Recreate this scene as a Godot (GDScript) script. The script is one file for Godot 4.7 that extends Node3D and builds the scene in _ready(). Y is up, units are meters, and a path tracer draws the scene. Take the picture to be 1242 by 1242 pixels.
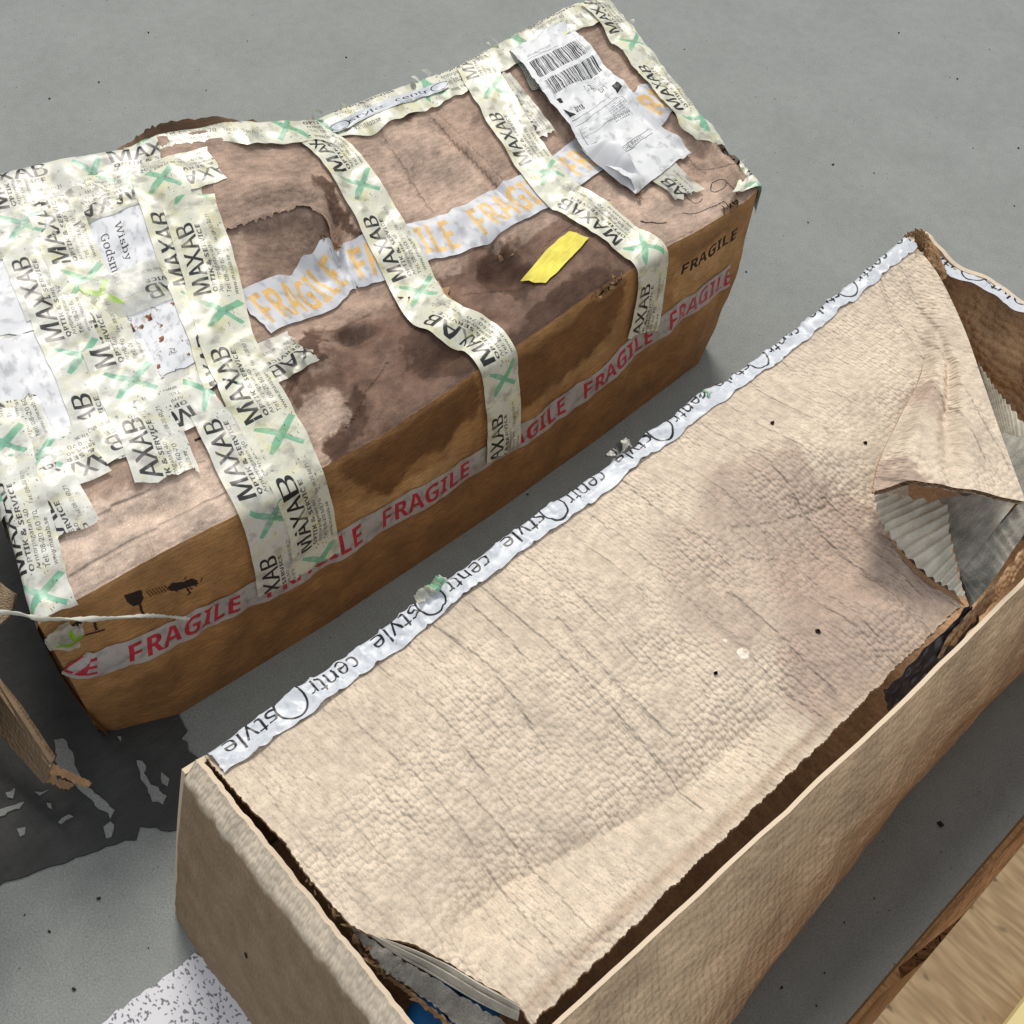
extends Node3D
# Two battered cardboard boxes on a grey painted floor, seen from above. Units: metres.

const LU := 0.87
const LV := 0.38
var FT: PackedVector2Array = PackedVector2Array([Vector2(0.0792, 0.2443), Vector2(0.1049, 0.2418), Vector2(0.1974, 0.2352), Vector2(0.2767, 0.2245), Vector2(0.3546, 0.2176), Vector2(0.427, 0.2118), Vector2(0.4651, 0.2148), Vector2(0.5434, 0.2217), Vector2(0.6118, 0.2227), Vector2(0.6982, 0.2315), Vector2(0.7612, 0.2312), Vector2(0.8067, 0.2337), Vector2(0.8655, 0.2279), Vector2(0.9154, 0.2278), Vector2(0.9562, 0.2295), Vector2(0.9686, 0.2429)])
var DT: PackedVector2Array = PackedVector2Array([Vector2(0.087, -0.5886), Vector2(0.0954, -0.5757), Vector2(0.1559, -0.548), Vector2(0.3332, -0.5368), Vector2(0.5611, -0.5321), Vector2(0.7248, -0.5342), Vector2(0.9199, -0.5415)])
var BT: PackedVector3Array = PackedVector3Array([Vector3(0.219, 0.3305, -0.985), Vector3(0.2961, 0.3192, -0.975), Vector3(0.3548, 0.3156, -0.965), Vector3(0.4215, 0.3063, -0.95), Vector3(0.4511, 0.311, -0.95), Vector3(0.5081, 0.3078, -0.93), Vector3(0.5624, 0.296, -0.91), Vector3(0.6164, 0.2791, -0.905), Vector3(0.6958, 0.2764, -0.905), Vector3(0.8055, 0.2649, -0.905), Vector3(1.0046, 0.2742, -0.91), Vector3(1.0696, 0.2676, -0.905)])
var BUMPS: Array = [[0.4509, 0.3996, 0.1, 0.09, -0.0162], [0.3983, 0.4917, 0.05, 0.05, -0.0135], [0.604, 0.2552, 0.035, 0.022, -0.0162], [0.3518, 0.8208, 0.09, 0.05, 0.0095], [0.3856, 0.7159, 0.05, 0.025, 0.0081], [0.3607, 0.1017, 0.05, 0.05, 0.0095], [0.3018, 0.2061, 0.04, 0.04, 0.0054], [0.6987, 0.0909, 0.05, 0.03, 0.0054], [0.5417, 0.203, 0.05, 0.04, 0.0081], [0.0806, 0.1839, 0.08, 0.06, 0.0054], [0.9535, 0.2002, 0.05, 0.04, -0.0081]]
var RIDGES: Array = [[Vector2(0.4263, 0.7385), Vector2(0.4187, 0.5569), 0.01, 0.009], [Vector2(0.4355, 0.6737), Vector2(0.4218, 0.5205), 0.006, -0.018], [Vector2(0.332, 0.679), Vector2(0.4098, 0.6705), 0.006, 0.0045], [Vector2(0.3841, 0.3342), Vector2(0.4327, 0.3282), 0.008, 0.009], [Vector2(0.3759, 0.3156), Vector2(0.4423, 0.2844), 0.007, -0.009], [Vector2(0.3093, 0.2213), Vector2(0.3742, 0.3047), 0.016, 0.009], [Vector2(0.3501, 0.2524), Vector2(0.3894, 0.1437), 0.012, 0.0075], [Vector2(0.3818, 0.2241), Vector2(0.3627, 0.0533), 0.01, -0.009], [Vector2(0.5252, 0.4357), Vector2(0.546, 0.3167), 0.012, 0.0075], [Vector2(0.5864, 0.2947), Vector2(0.6326, 0.1488), 0.012, -0.009], [Vector2(0.6273, 0.3008), Vector2(0.6406, 0.1839), 0.01, 0.009], [Vector2(0.9014, 0.5938), Vector2(0.9495, 0.187), 0.006, -0.006], [Vector2(0.9355, 0.5716), Vector2(0.9883, 0.1852), 0.005, 0.006], [Vector2(0.9282, 0.3265), Vector2(1.0605, 0.0887), 0.006, -0.006], [Vector2(0.6236, 0.8605), Vector2(0.6662, 0.4129), 0.004, -0.0045], [Vector2(0.6362, 0.8664), Vector2(0.6776, 0.4143), 0.004, 0.003], [Vector2(0.543, 0.906), Vector2(0.5552, 0.5227), 0.02, -0.006], [Vector2(0.061, 0.1056), Vector2(0.1869, 0.0741), 0.01, -0.006], [Vector2(0.0499, 0.0569), Vector2(0.2269, 0.0328), 0.012, 0.0045], [Vector2(0.3313, 0.6082), Vector2(0.4026, 0.5205), 0.012, -0.009], [Vector2(0.3412, 0.7437), Vector2(0.4114, 0.7381), 0.014, 0.007], [Vector2(0.4355, 0.7242), Vector2(0.447, 0.5329), 0.012, -0.006], [Vector2(0.4352, 0.2126), Vector2(0.5278, 0.1351), 0.014, 0.006], [Vector2(0.4696, 0.0846), Vector2(0.5663, 0.0813), 0.012, -0.005], [Vector2(0.6146, 0.0696), Vector2(0.7422, 0.0449), 0.012, 0.004], [Vector2(0.6125, 0.3545), Vector2(0.6335, 0.2107), 0.01, -0.009]]

var rng := RandomNumberGenerator.new()
var noi := FastNoiseLite.new()
var ns := FastNoiseLite.new()
var M := {}
var taken := {}
var lid_h: PackedByteArray


func _ready() -> void:
	var cam := Camera3D.new()
	cam.name = "camera"
	cam.fov = 47.84
	cam.near = 0.05
	cam.far = 300.0
	cam.transform = Transform3D(Basis(Vector3(0.7349, 0.0695, 0.6746), Vector3(0.5146, 0.5908, -0.6214), Vector3(-0.4417, 0.8038, 0.3984)).orthonormalized(), Vector3(0, 1.05, 0))
	add_child(cam)
	var env := Environment.new()
	var sky := Sky.new()
	var psm := ProceduralSkyMaterial.new()
	psm.sky_top_color = Color(0.97, 0.985, 1.0)
	psm.sky_horizon_color = Color(0.60, 0.61, 0.63)
	psm.ground_bottom_color = Color(0.3, 0.3, 0.3)
	psm.ground_horizon_color = Color(0.5, 0.5, 0.5)
	psm.sky_curve = 0.6
	sky.sky_material = psm
	env.background_mode = Environment.BG_SKY
	env.sky = sky
	env.background_energy_multiplier = 0.76
	env.tonemap_mode = Environment.TONE_MAPPER_LINEAR
	env.tonemap_exposure = 1.1
	env.sdfgi_enabled = true
	env.ssao_enabled = true
	env.ssil_enabled = true
	var we := WorldEnvironment.new()
	we.name = "environment"
	we.environment = env
	add_child(we)
	var sun := DirectionalLight3D.new()
	sun.name = "sun"
	sun.light_energy = 0.7
	sun.light_angular_distance = 18.0
	sun.light_color = Color(1.0, 0.97, 0.93)
	sun.shadow_enabled = true
	sun.sky_mode = DirectionalLight3D.SKY_MODE_LIGHT_ONLY
	add_child(sun)
	sun.look_at_from_position(Vector3(0.85, 1.8, -1.1), Vector3.ZERO)

	rng.seed = 7
	noi.seed = 11
	noi.noise_type = FastNoiseLite.TYPE_SIMPLEX_SMOOTH
	noi.frequency = 1.0
	noi.fractal_octaves = 3
	noi.fractal_gain = 0.4
	ns.seed = 17
	ns.noise_type = FastNoiseLite.TYPE_SIMPLEX_SMOOTH
	ns.frequency = 1.0
	ns.fractal_type = FastNoiseLite.FRACTAL_NONE
	make_materials()
	make_floor()
	make_taped_box()
	make_open_box()
	make_side_box()
	make_crate()
	make_small_things()


# ---------------------------------------------------------------- helpers: nodes

func numbered(called: String) -> String:
	if not taken.has(called):
		taken[called] = 0
		return called
	taken[called] += 1
	return "%s_%03d" % [called, taken[called]]


func thing(called: String, label: String, category: String, at := Vector3.ZERO) -> Node3D:
	var o := Node3D.new()
	o.name = numbered(called)
	o.position = at
	o.set_meta("label", label)
	o.set_meta("category", category)
	add_child(o, true)
	return o


# commits a builder as one mesh; vertices are in world space, the node sits at the world origin of its thing
func put(called: String, b: Dictionary, mat: Material, parent: Node3D = null, label := "") -> MeshInstance3D:
	var a := []
	a.resize(Mesh.ARRAY_MAX)
	var root: Vector3 = Vector3.ZERO
	var p: Node = parent
	while p is Node3D and p != self:
		root += p.position
		p = p.get_parent()
	if root != Vector3.ZERO:
		var moved := PackedVector3Array()
		moved.resize(b.v.size())
		for i in b.v.size():
			moved[i] = b.v[i] - root
		a[Mesh.ARRAY_VERTEX] = moved
	else:
		a[Mesh.ARRAY_VERTEX] = b.v
	a[Mesh.ARRAY_NORMAL] = b.n
	a[Mesh.ARRAY_TEX_UV] = b.t
	a[Mesh.ARRAY_INDEX] = b.i
	var m := ArrayMesh.new()
	m.add_surface_from_arrays(Mesh.PRIMITIVE_TRIANGLES, a)
	m.surface_set_material(0, mat)
	var o := MeshInstance3D.new()
	o.mesh = m
	o.name = called
	if label:
		o.set_meta("label", label)
	if parent:
		parent.add_child(o, true)
	else:
		o.name = numbered(called)
		add_child(o, true)
	return o


func structure(o: Node) -> void:
	o.set_meta("kind", "structure")


# ---------------------------------------------------------------- helpers: geometry

func nb() -> Dictionary:
	return {"v": PackedVector3Array(), "n": PackedVector3Array(), "t": PackedVector2Array(), "i": PackedInt32Array()}


# grid of points, (nu + 1) x (nv + 1), normals from the grid; u runs right and v up as seen from the front
func add_grid(b: Dictionary, P: PackedVector3Array, UV: PackedVector2Array, nu: int, nv: int, flip := false) -> PackedVector3Array:
	var base: int = b.v.size()
	var N := PackedVector3Array()
	N.resize(P.size())
	var w := nu + 1
	for j in nv + 1:
		for i in w:
			var k := j * w + i
			var du := P[k + (1 if i < nu else 0)] - P[k - (1 if i > 0 else 0)]
			var dv := P[k + (w if j < nv else 0)] - P[k - (w if j > 0 else 0)]
			var n := du.cross(dv).normalized()
			N[k] = -n if flip else n
	b.v.append_array(P)
	b.n.append_array(N)
	b.t.append_array(UV)
	var I := PackedInt32Array()
	I.resize(nu * nv * 6)
	var q := 0
	for j in nv:
		for i in nu:
			var a := base + j * w + i
			var c := a + w + 1
			if flip:
				I[q] = a; I[q + 1] = a + 1; I[q + 2] = c; I[q + 3] = a; I[q + 4] = c; I[q + 5] = a + w
			else:
				I[q] = a; I[q + 1] = c; I[q + 2] = a + 1; I[q + 3] = a; I[q + 4] = a + w; I[q + 5] = c
			q += 6
	b.i.append_array(I)
	return N


func grid(b: Dictionary, f: Callable, u0: float, u1: float, v0: float, v1: float, nu: int, nv: int, flip := false, uvs := Rect2(0, 0, 0, 0)) -> Array:
	var P := PackedVector3Array()
	var UV := PackedVector2Array()
	P.resize((nu + 1) * (nv + 1))
	UV.resize(P.size())
	var own := uvs.size != Vector2.ZERO
	var k := 0
	for j in nv + 1:
		for i in nu + 1:
			var s := float(i) / nu
			var t := float(j) / nv
			var u := lerpf(u0, u1, s)
			var v := lerpf(v0, v1, t)
			P[k] = f.call(u, v)
			UV[k] = uvs.position + Vector2(s, 1.0 - t) * uvs.size if own else Vector2(u, 1.0 - v)
			k += 1
	var N := add_grid(b, P, UV, nu, nv, flip)
	return [P, N, UV]


# a sheet with thickness: front grid, back grid, and (if rim is given) a rim in a builder of its own
func sheet(b: Dictionary, f: Callable, nu: int, nv: int, th: float, rim: Dictionary, flip := false, uvs := Rect2(0, 0, 0, 0)) -> void:
	var g := grid(b, f, 0, 1, 0, 1, nu, nv, flip, uvs)
	var P: PackedVector3Array = g[0]
	var N: PackedVector3Array = g[1]
	var Q := PackedVector3Array()
	Q.resize(P.size())
	for k in P.size():
		Q[k] = P[k] - N[k] * th
	add_grid(b, Q, g[2], nu, nv, not flip)
	var w := nu + 1
	var loop := PackedInt32Array()
	for i in nu: loop.append(i)
	for j in nv: loop.append(j * w + nu)
	for i in nu: loop.append(nv * w + nu - i)
	for j in nv: loop.append((nv - j) * w)
	var d := 0.0
	for k in loop.size():
		var a := loop[k]
		var c := loop[(k + 1) % loop.size()]
		var l := P[a].distance_to(P[c])
		quad(rim, [P[a], P[c], Q[c], Q[a]] if flip else [P[c], P[a], Q[a], Q[c]], [Vector2(d, 0), Vector2(d + l, 0), Vector2(d + l, th), Vector2(d, th)])
		d += l


# four corners, counter-clockwise seen from the front
func quad(b: Dictionary, c: Array, t: Array = [Vector2(0, 1), Vector2(1, 1), Vector2(1, 0), Vector2(0, 0)]) -> void:
	var n: Vector3 = (c[1] - c[0]).cross(c[2] - c[0])
	if n.length_squared() < 1e-16:
		n = (c[2] - c[0]).cross(c[3] - c[0])
	n = n.normalized()
	var k: int = b.v.size()
	for m in 4:
		b.v.append(c[m]); b.n.append(n); b.t.append(t[m])
	b.i.append_array(PackedInt32Array([k, k + 2, k + 1, k, k + 3, k + 2]))


# box with its axes x (length), y (up), z; uv in metres
func add_box(b: Dictionary, at: Vector3, x: Vector3, y: Vector3, z: Vector3) -> void:
	for s in [1.0, -1.0]:
		for f in [[x, y, z], [y, z, x], [z, x, y]]:
			var n: Vector3 = f[2] * s * 0.5
			var a: Vector3 = f[0] * 0.5 * s
			var c: Vector3 = f[1] * 0.5
			var la: float = f[0].length()
			var lc: float = f[1].length()
			quad(b, [at + n - a - c, at + n + a - c, at + n + a + c, at + n - a + c], [Vector2(0, lc), Vector2(la, lc), Vector2(la, 0), Vector2(0, 0)])


# flat polygon with thickness, standing on height y; points in (x, z)
func add_plate(b: Dictionary, poly: PackedVector2Array, y: float, th: float, rough := 0.0, step := 0.01, seed_ := 0.0) -> void:
	var p := PackedVector2Array()
	for k in poly.size():
		var a := poly[k]
		var c := poly[(k + 1) % poly.size()]
		var n := maxi(1, int(a.distance_to(c) / step))
		for m in n:
			var q := a.lerp(c, float(m) / n)
			if rough > 0.0:
				q += Vector2(noi.get_noise_3d(q.x * 90, q.y * 90, seed_), noi.get_noise_3d(q.x * 90, q.y * 90, seed_ + 9)) * rough
				q += Vector2(noi.get_noise_3d(q.x * 300, q.y * 300, seed_), noi.get_noise_3d(q.x * 300, q.y * 300, seed_ + 5)) * rough * 0.5
			p.append(q)
	if Geometry2D.is_polygon_clockwise(p):
		p.reverse()
	var tri := Geometry2D.triangulate_polygon(p)
	var k0: int = b.v.size()
	for q in p:
		b.v.append(Vector3(q.x, y + th, q.y)); b.n.append(Vector3.UP); b.t.append(q)
	for k in range(0, tri.size(), 3):
		var A := p[tri[k]]
		var B := p[tri[k + 1]]
		var C := p[tri[k + 2]]
		# clockwise seen from above: in (x, z) with z down the page that is positive area
		if (B - A).cross(C - A) > 0.0:
			b.i.append_array(PackedInt32Array([k0 + tri[k], k0 + tri[k + 1], k0 + tri[k + 2]]))
		else:
			b.i.append_array(PackedInt32Array([k0 + tri[k], k0 + tri[k + 2], k0 + tri[k + 1]]))
	if th > 0.0:
		for k in p.size():
			var a := p[k]
			var c := p[(k + 1) % p.size()]
			quad(b, [Vector3(c.x, y, c.y), Vector3(a.x, y, a.y), Vector3(a.x, y + th, a.y), Vector3(c.x, y + th, c.y)])


func curve2(p: PackedVector2Array, t: float) -> Vector2:
	var n := p.size() - 1
	var f := clampf(t, 0, 1) * n
	var k := mini(int(f), n - 1)
	return p[k].cubic_interpolate(p[k + 1], p[maxi(k - 1, 0)], p[mini(k + 2, n)], f - k)


func curve3(p: PackedVector3Array, t: float) -> Vector3:
	var n := p.size() - 1
	var f := clampf(t, 0, 1) * n
	var k := mini(int(f), n - 1)
	return p[k].cubic_interpolate(p[k + 1], p[maxi(k - 1, 0)], p[mini(k + 2, n)], f - k)


func table(p: PackedVector2Array, x: float) -> float:
	for k in range(1, p.size()):
		if x < p[k].x or k == p.size() - 1:
			return lerpf(p[k - 1].y, p[k].y, clampf((x - p[k - 1].x) / (p[k].x - p[k - 1].x), 0, 1))
	return p[0].y


# a tape laid on a surface f(u, v); path in its (u, v), in reading direction
func strip(f: Callable, path: PackedVector2Array, width: float, lift: float, o := {}) -> Dictionary:
	var b := nb()
	var wr: float = o.get("wrinkle", 0.0012)
	var rag: float = o.get("ragged", 0.0012)
	var tear: float = o.get("tear", 0.003)
	var sd: float = o.get("seed", lift * 9000.0)
	var per: float = o.get("period", 0.4)
	var off: float = o.get("offset", 0.0)
	var na: int = o.get("across", 9)
	var step: float = o.get("step", 0.003)
	var pre := PackedVector3Array()
	var L := 0.0
	for k in 41:
		var q := curve2(path, k / 40.0)
		pre.append(f.call(q.x, q.y))
		if k: L += pre[k].distance_to(pre[k - 1])
	var n := maxi(4, int(L / step))
	var P := PackedVector3Array()
	var UV := PackedVector2Array()
	var dist := 0.0
	var last := Vector3.ZERO
	var e := 0.016
	for k in n + 1:
		var t := float(k) / n
		var q := curve2(path, t)
		var c: Vector3 = f.call(q.x, q.y)
		var pu: Vector3 = (f.call(q.x + e, q.y) - f.call(q.x - e, q.y)) / (2 * e)
		var pv: Vector3 = (f.call(q.x, q.y + e) - f.call(q.x, q.y - e)) / (2 * e)
		var tq := curve2(path, minf(t + 0.01, 1)) - curve2(path, maxf(t - 0.01, 0))
		var T := (pu * tq.x + pv * tq.y).normalized()
		var N := pu.cross(pv).normalized()
		var A := N.cross(T)
		if k: dist += c.distance_to(last)
		last = c
		var guu := pu.dot(pu)
		var gvv := pv.dot(pv)
		var guv := pu.dot(pv)
		var det := maxf(guu * gvv - guv * guv, 1e-9)
		for m in na + 1:
			var s := 1.0 - 2.0 * m / na
			var ed := 1.0 if absf(s) > 0.99 else 0.0
			var w := width * 0.5 * s + ed * s * rag * ns.get_noise_2d(dist * 35.0 + s * 40, sd)
			var lo := 0.0
			if k == 0 or k == n:
				lo = tear * ns.get_noise_2d(s * 6.0 + k, sd + 3.0)
			var D := A * w + T * lo
			var x := D.dot(pu)
			var y := D.dot(pv)
			var p: Vector3 = f.call(q.x + (gvv * x - guv * y) / det, q.y + (guu * y - guv * x) / det)
			var r := 0.5 * absf(ns.get_noise_3d(dist * 14.0, w * 30.0, sd)) + 0.8 * pow(1.0 - absf(ns.get_noise_3d(dist * 30.0, w * 22.0, sd + 7)), 9.0) + 0.5 * pow(1.0 - absf(ns.get_noise_3d(dist * 20.0, w * 70.0, sd + 17)), 9.0)
			P.append(p + N * (lift + wr * r))
			UV.append(Vector2((off + dist) / per, float(m) / na))
	# rows run along v: as a grid, u goes across from +up to -up, so flip to face the normal
	add_grid(b, P, UV, na, n, false)
	return b


# ---------------------------------------------------------------- helpers: pictures

func noise_img(w: int, h: int, freq: float, sd: int, kind := FastNoiseLite.TYPE_SIMPLEX_SMOOTH, oct := 3, sx := 1.0, sy := 1.0, seamless := false, warp := 0.0) -> PackedByteArray:
	var n := FastNoiseLite.new()
	n.seed = sd
	n.noise_type = kind
	n.frequency = freq
	n.fractal_octaves = oct
	if oct <= 1:
		n.fractal_type = FastNoiseLite.FRACTAL_NONE
	if kind == FastNoiseLite.TYPE_CELLULAR:
		n.cellular_return_type = FastNoiseLite.RETURN_DISTANCE
		n.cellular_jitter = 0.6
	if warp > 0.0:
		n.domain_warp_enabled = true
		n.domain_warp_amplitude = warp
		n.domain_warp_frequency = freq * 0.35
	var a := maxi(4, int(w / sx))
	var c := maxi(4, int(h / sy))
	var im: Image = n.get_seamless_image(a, c) if seamless else n.get_image(a, c)
	im.convert(Image.FORMAT_L8)
	if a != w or c != h:
		im.resize(w, h, Image.INTERPOLATE_CUBIC)
	return im.get_data()


func fill_poly(im: Image, p: PackedVector2Array, c: Color) -> void:
	var lo := 1e9
	var hi := -1e9
	for q in p:
		lo = minf(lo, q.y)
		hi = maxf(hi, q.y)
	for y in range(maxi(0, int(lo)), mini(im.get_height() - 1, int(hi) + 1) + 1):
		var yy := y + 0.5
		var xs := PackedFloat32Array()
		for k in p.size():
			var a := p[k]
			var d := p[(k + 1) % p.size()]
			if (a.y <= yy) != (d.y <= yy):
				xs.append(a.x + (yy - a.y) / (d.y - a.y) * (d.x - a.x))
		xs.sort()
		for k in range(0, xs.size() - 1, 2):
			var x0 := maxi(0, roundi(xs[k]))
			var x1 := mini(im.get_width(), roundi(xs[k + 1]))
			if x1 > x0:
				im.fill_rect(Rect2i(x0, y, x1 - x0, 1), c)


func line(im: Image, pts: PackedVector2Array, wd: float, c: Color) -> void:
	for k in pts.size() - 1:
		var a := pts[k]
		var d := pts[k + 1]
		var s := (d - a).normalized().orthogonal() * wd * 0.5
		fill_poly(im, PackedVector2Array([a + s, d + s, d - s, a - s]), c)


var glyphs := {}

func tris(text: String, font: String) -> PackedVector3Array:
	var key := font + "|" + text
	if not glyphs.has(key):
		var tm := TextMesh.new()
		var sf := SystemFont.new()
		sf.font_names = PackedStringArray([font.split("|")[0]])
		if font.ends_with("|b"):
			sf.font_weight = 700
		tm.font = sf
		tm.text = text
		tm.font_size = 32
		tm.pixel_size = 1.0 / 32.0
		tm.depth = 0.0
		tm.curve_step = 3.0
		tm.horizontal_alignment = HORIZONTAL_ALIGNMENT_LEFT
		var out := PackedVector3Array()
		if text.strip_edges():
			var a := tm.get_mesh_arrays()
			var v: PackedVector3Array = a[Mesh.ARRAY_VERTEX]
			if a[Mesh.ARRAY_INDEX] != null and a[Mesh.ARRAY_INDEX].size():
				for k in a[Mesh.ARRAY_INDEX]:
					out.append(v[k])
			else:
				out = v
		glyphs[key] = out
	return glyphs[key]


# writes text with its left end and the middle of its box at `at`; the box of the ink becomes w x h pixels
func write(im: Image, text: String, at: Vector2, w: float, h: float, c: Color, font := "Droid Sans", angle := 0.0) -> void:
	var t := tris(text, font)
	if t.is_empty():
		return
	var lo := Vector2(1e9, 1e9)
	var hi := -lo
	for q in t:
		lo = lo.min(Vector2(q.x, q.y))
		hi = hi.max(Vector2(q.x, q.y))
	var sc := Vector2(w, h) / (hi - lo)
	for k in range(0, t.size() - 2, 3):
		var p := PackedVector2Array()
		for m in 3:
			var q := (Vector2(t[k + m].x, t[k + m].y) - lo) * sc
			p.append(at + Vector2(q.x, h * 0.5 - q.y).rotated(angle))
		fill_poly(im, p, c)


func tex(im: Image) -> ImageTexture:
	return ImageTexture.create_from_image(im)


# soft mask from polygons in 0..1 coordinates
func soft(w: int, h: int, polys: Array, blur: float) -> PackedByteArray:
	var im := Image.create_empty(w, h, false, Image.FORMAT_L8)
	for p in polys:
		var val := 1.0
		var src: PackedVector2Array
		if p is Array:
			src = p[0]
			val = p[1]
		else:
			src = p
		var q := PackedVector2Array()
		for a in src:
			q.append(a * Vector2(w, h))
		fill_poly(im, q, Color(val, val, val))
	if blur > 1.0:
		im.resize(maxi(4, int(w / blur)), maxi(4, int(h / blur)), Image.INTERPOLATE_TRILINEAR if false else Image.INTERPOLATE_LANCZOS)
		im.resize(w, h, Image.INTERPOLATE_CUBIC)
	return im.get_data()


func sm(a: float, b: float, x: float) -> float:
	return smoothstep(a, b, x)


# ---------------------------------------------------------------- the taped box as one surface
# u along its length 0..1; v -1..0 up the front, 0..1 across the top, 1..2 down the back; u outside 0..1 goes down an end

func bump(u: float, v: float) -> float:
	if v < -0.02:
		return 0.0
	var h := 0.0
	var x := u * LU
	var y := v * LV
	for g in BUMPS:
		var a: float = (u - g[0]) * LU / g[2]
		var c: float = (v - g[1]) * LV / g[3]
		var d := a * a + c * c
		if d < 6.0:
			h += g[4] * exp(-d)
	for g in RIDGES:
		var A := Vector2(g[0].x * LU, g[0].y * LV)
		var B := Vector2(g[1].x * LU, g[1].y * LV)
		var q := Vector2(x, y)
		var t := clampf((q - A).dot(B - A) / (B - A).length_squared(), 0, 1)
		var d: float = (q - A - (B - A) * t).length() / g[2]
		if d < 2.6:
			h += g[3] * exp(-d * d) * (1.0 - pow(2.0 * t - 1.0, 4) * 0.7)
	h += noi.get_noise_2d(x * 13, y * 13) * 0.005 + ns.get_noise_2d(x * 45, y * 45) * 0.0008
	var f := clampf((v + 0.02) / 0.1, 0, 1) if v < 0.1 else clampf((1.0 - v) / 0.06, 0, 1)
	return h * f


func box_raw(u: float, v: float) -> Vector3:
	var uc := clampf(u, 0, 1)
	var xf := lerpf(FT[0].x, FT[FT.size() - 1].x, uc)
	var F := Vector3(xf, table(FT, xf), -0.558)
	var xb := lerpf(BT[0].x, BT[BT.size() - 1].x, uc)
	var B := Vector3(xb, BT[0].y, BT[0].z)
	for k in range(1, BT.size()):
		if xb <= BT[k].x or k == BT.size() - 1:
			var t := clampf((xb - BT[k - 1].x) / (BT[k].x - BT[k - 1].x), 0, 1)
			B = Vector3(xb, lerpf(BT[k - 1].y, BT[k].y, t), lerpf(BT[k - 1].z, BT[k].z, t))
			break
	var p: Vector3
	if v < 0.0:
		var xd := lerpf(DT[0].x, DT[DT.size() - 1].x, uc)
		var D := Vector3(xd, 0.0, table(DT, xd))
		var w := minf(1.0, -v)
		p = F.lerp(D, w)
		var wave := noi.get_noise_2d(uc * 9.0, w * 2.0 + 20) * 0.006 + noi.get_noise_2d(uc * 30.0, w * 4.0 + 40) * 0.002
		p.z += 0.010 * sin(PI * w) + wave * sin(PI * w)
	elif v <= 1.0:
		p = F.lerp(B, v)
		p.y += bump(uc, v)
	else:
		p = B - Vector3(0, (v - 1.0) * B.y, 0)
	if u > 1.0:
		var d := u - 1.0
		var k := minf(d * 0.9 / 0.25, 1.0)
		p += Vector3(-0.02 * k + sin(PI * k) * 0.012, -k * p.y, 0)
	if u < 0.0:
		var k := minf(-u * 0.9 / 0.25, 1.0)
		p += Vector3(-sin(PI * k) * 0.006 + k * 0.014, -k * p.y, -k * 0.01)
	return p


func box_at(u: float, v: float) -> Vector3:
	var near := absf(v) < 0.03 or absf(v - 1.0) < 0.03
	var nearu := absf(u) < 0.02 or absf(u - 1.0) < 0.02
	if near and not nearu:
		return (box_raw(u, v - 0.016) + box_raw(u, v) + box_raw(u, v + 0.016)) / 3.0
	if nearu:
		return (box_raw(u - 0.009, v) + box_raw(u, v) + box_raw(u + 0.009, v)) / 3.0
	return box_raw(u, v)


# ---------------------------------------------------------------- materials

func mat(albedo: Texture2D, rough: float, height: Texture2D = null, scale := 0.1) -> StandardMaterial3D:
	var m := StandardMaterial3D.new()
	m.albedo_texture = albedo
	m.roughness = rough
	m.metallic_specular = 0.35
	if height:
		m.heightmap_enabled = true
		m.heightmap_texture = height
		m.heightmap_scale = scale
	return m


func flat(c: Color, rough := 0.8) -> StandardMaterial3D:
	var m := StandardMaterial3D.new()
	m.albedo_color = c
	m.roughness = rough
	m.metallic_specular = 0.35
	return m


func film(t: Texture2D, rough := 0.32) -> StandardMaterial3D:
	var m := mat(t, rough)
	m.transparency = BaseMaterial3D.TRANSPARENCY_ALPHA
	m.metallic_specular = 0.5
	return m


func up(p: PackedVector2Array) -> PackedVector2Array:
	var o := PackedVector2Array()
	for q in p:
		o.append(Vector2(q.x, 1.0 - q.y))
	return o


func down(p: PackedVector2Array) -> PackedVector2Array:
	var o := PackedVector2Array()
	for q in p:
		o.append(Vector2(q.x, -q.y))
	return o


func rgb_image(w: int, h: int, d: PackedByteArray) -> Image:
	return Image.create_from_data(w, h, false, Image.FORMAT_RGB8, d)


func l_image(w: int, h: int, d: PackedByteArray) -> Image:
	return Image.create_from_data(w, h, false, Image.FORMAT_L8, d)


# tiling or single cardboard face without special marks
func bake_card(w: int, h: int, base: Color, vary: float, sd: int, seamless := true, lines := 0.0) -> Array:
	var a := noise_img(w, h, 0.008, sd, FastNoiseLite.TYPE_SIMPLEX_SMOOTH, 3, 1, 1, seamless)
	var b := noise_img(w, h, 0.05, sd + 1, FastNoiseLite.TYPE_SIMPLEX_SMOOTH, 3, 3, 1, seamless)
	var c := noise_img(w, h, 0.35, sd + 2, FastNoiseLite.TYPE_SIMPLEX, 2, 1, 1, seamless)
	var g := noise_img(w, h, 0.13, sd + 3, FastNoiseLite.TYPE_CELLULAR, 1, 1.5, 1, seamless, 4.0)
	var out := PackedByteArray()
	out.resize(w * h * 3)
	var hm := PackedByteArray()
	hm.resize(w * h)
	for i in w * h:
		var k := 1.0 + vary * ((a[i] - 128) * 0.0010 + (b[i] - 128) * 0.0007 + (c[i] - 128) * 0.0009)
		out[i * 3] = clampi(int(base.r8 * k), 0, 255)
		out[i * 3 + 1] = clampi(int(base.g8 * k), 0, 255)
		out[i * 3 + 2] = clampi(int(base.b8 * (k)), 0, 255)
		hm[i] = clampi(190 - int(g[i] * 0.55) + ((c[i] - 128) >> 3) + ((b[i] - 128) >> 2) + int(lines * 40.0 * sin((i % w) / 512.0 * 52.0 * TAU + (a[i] - 128) * 0.03)), 0, 255)
	return [tex(rgb_image(w, h, out)), tex(l_image(w, h, hm))]


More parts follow.
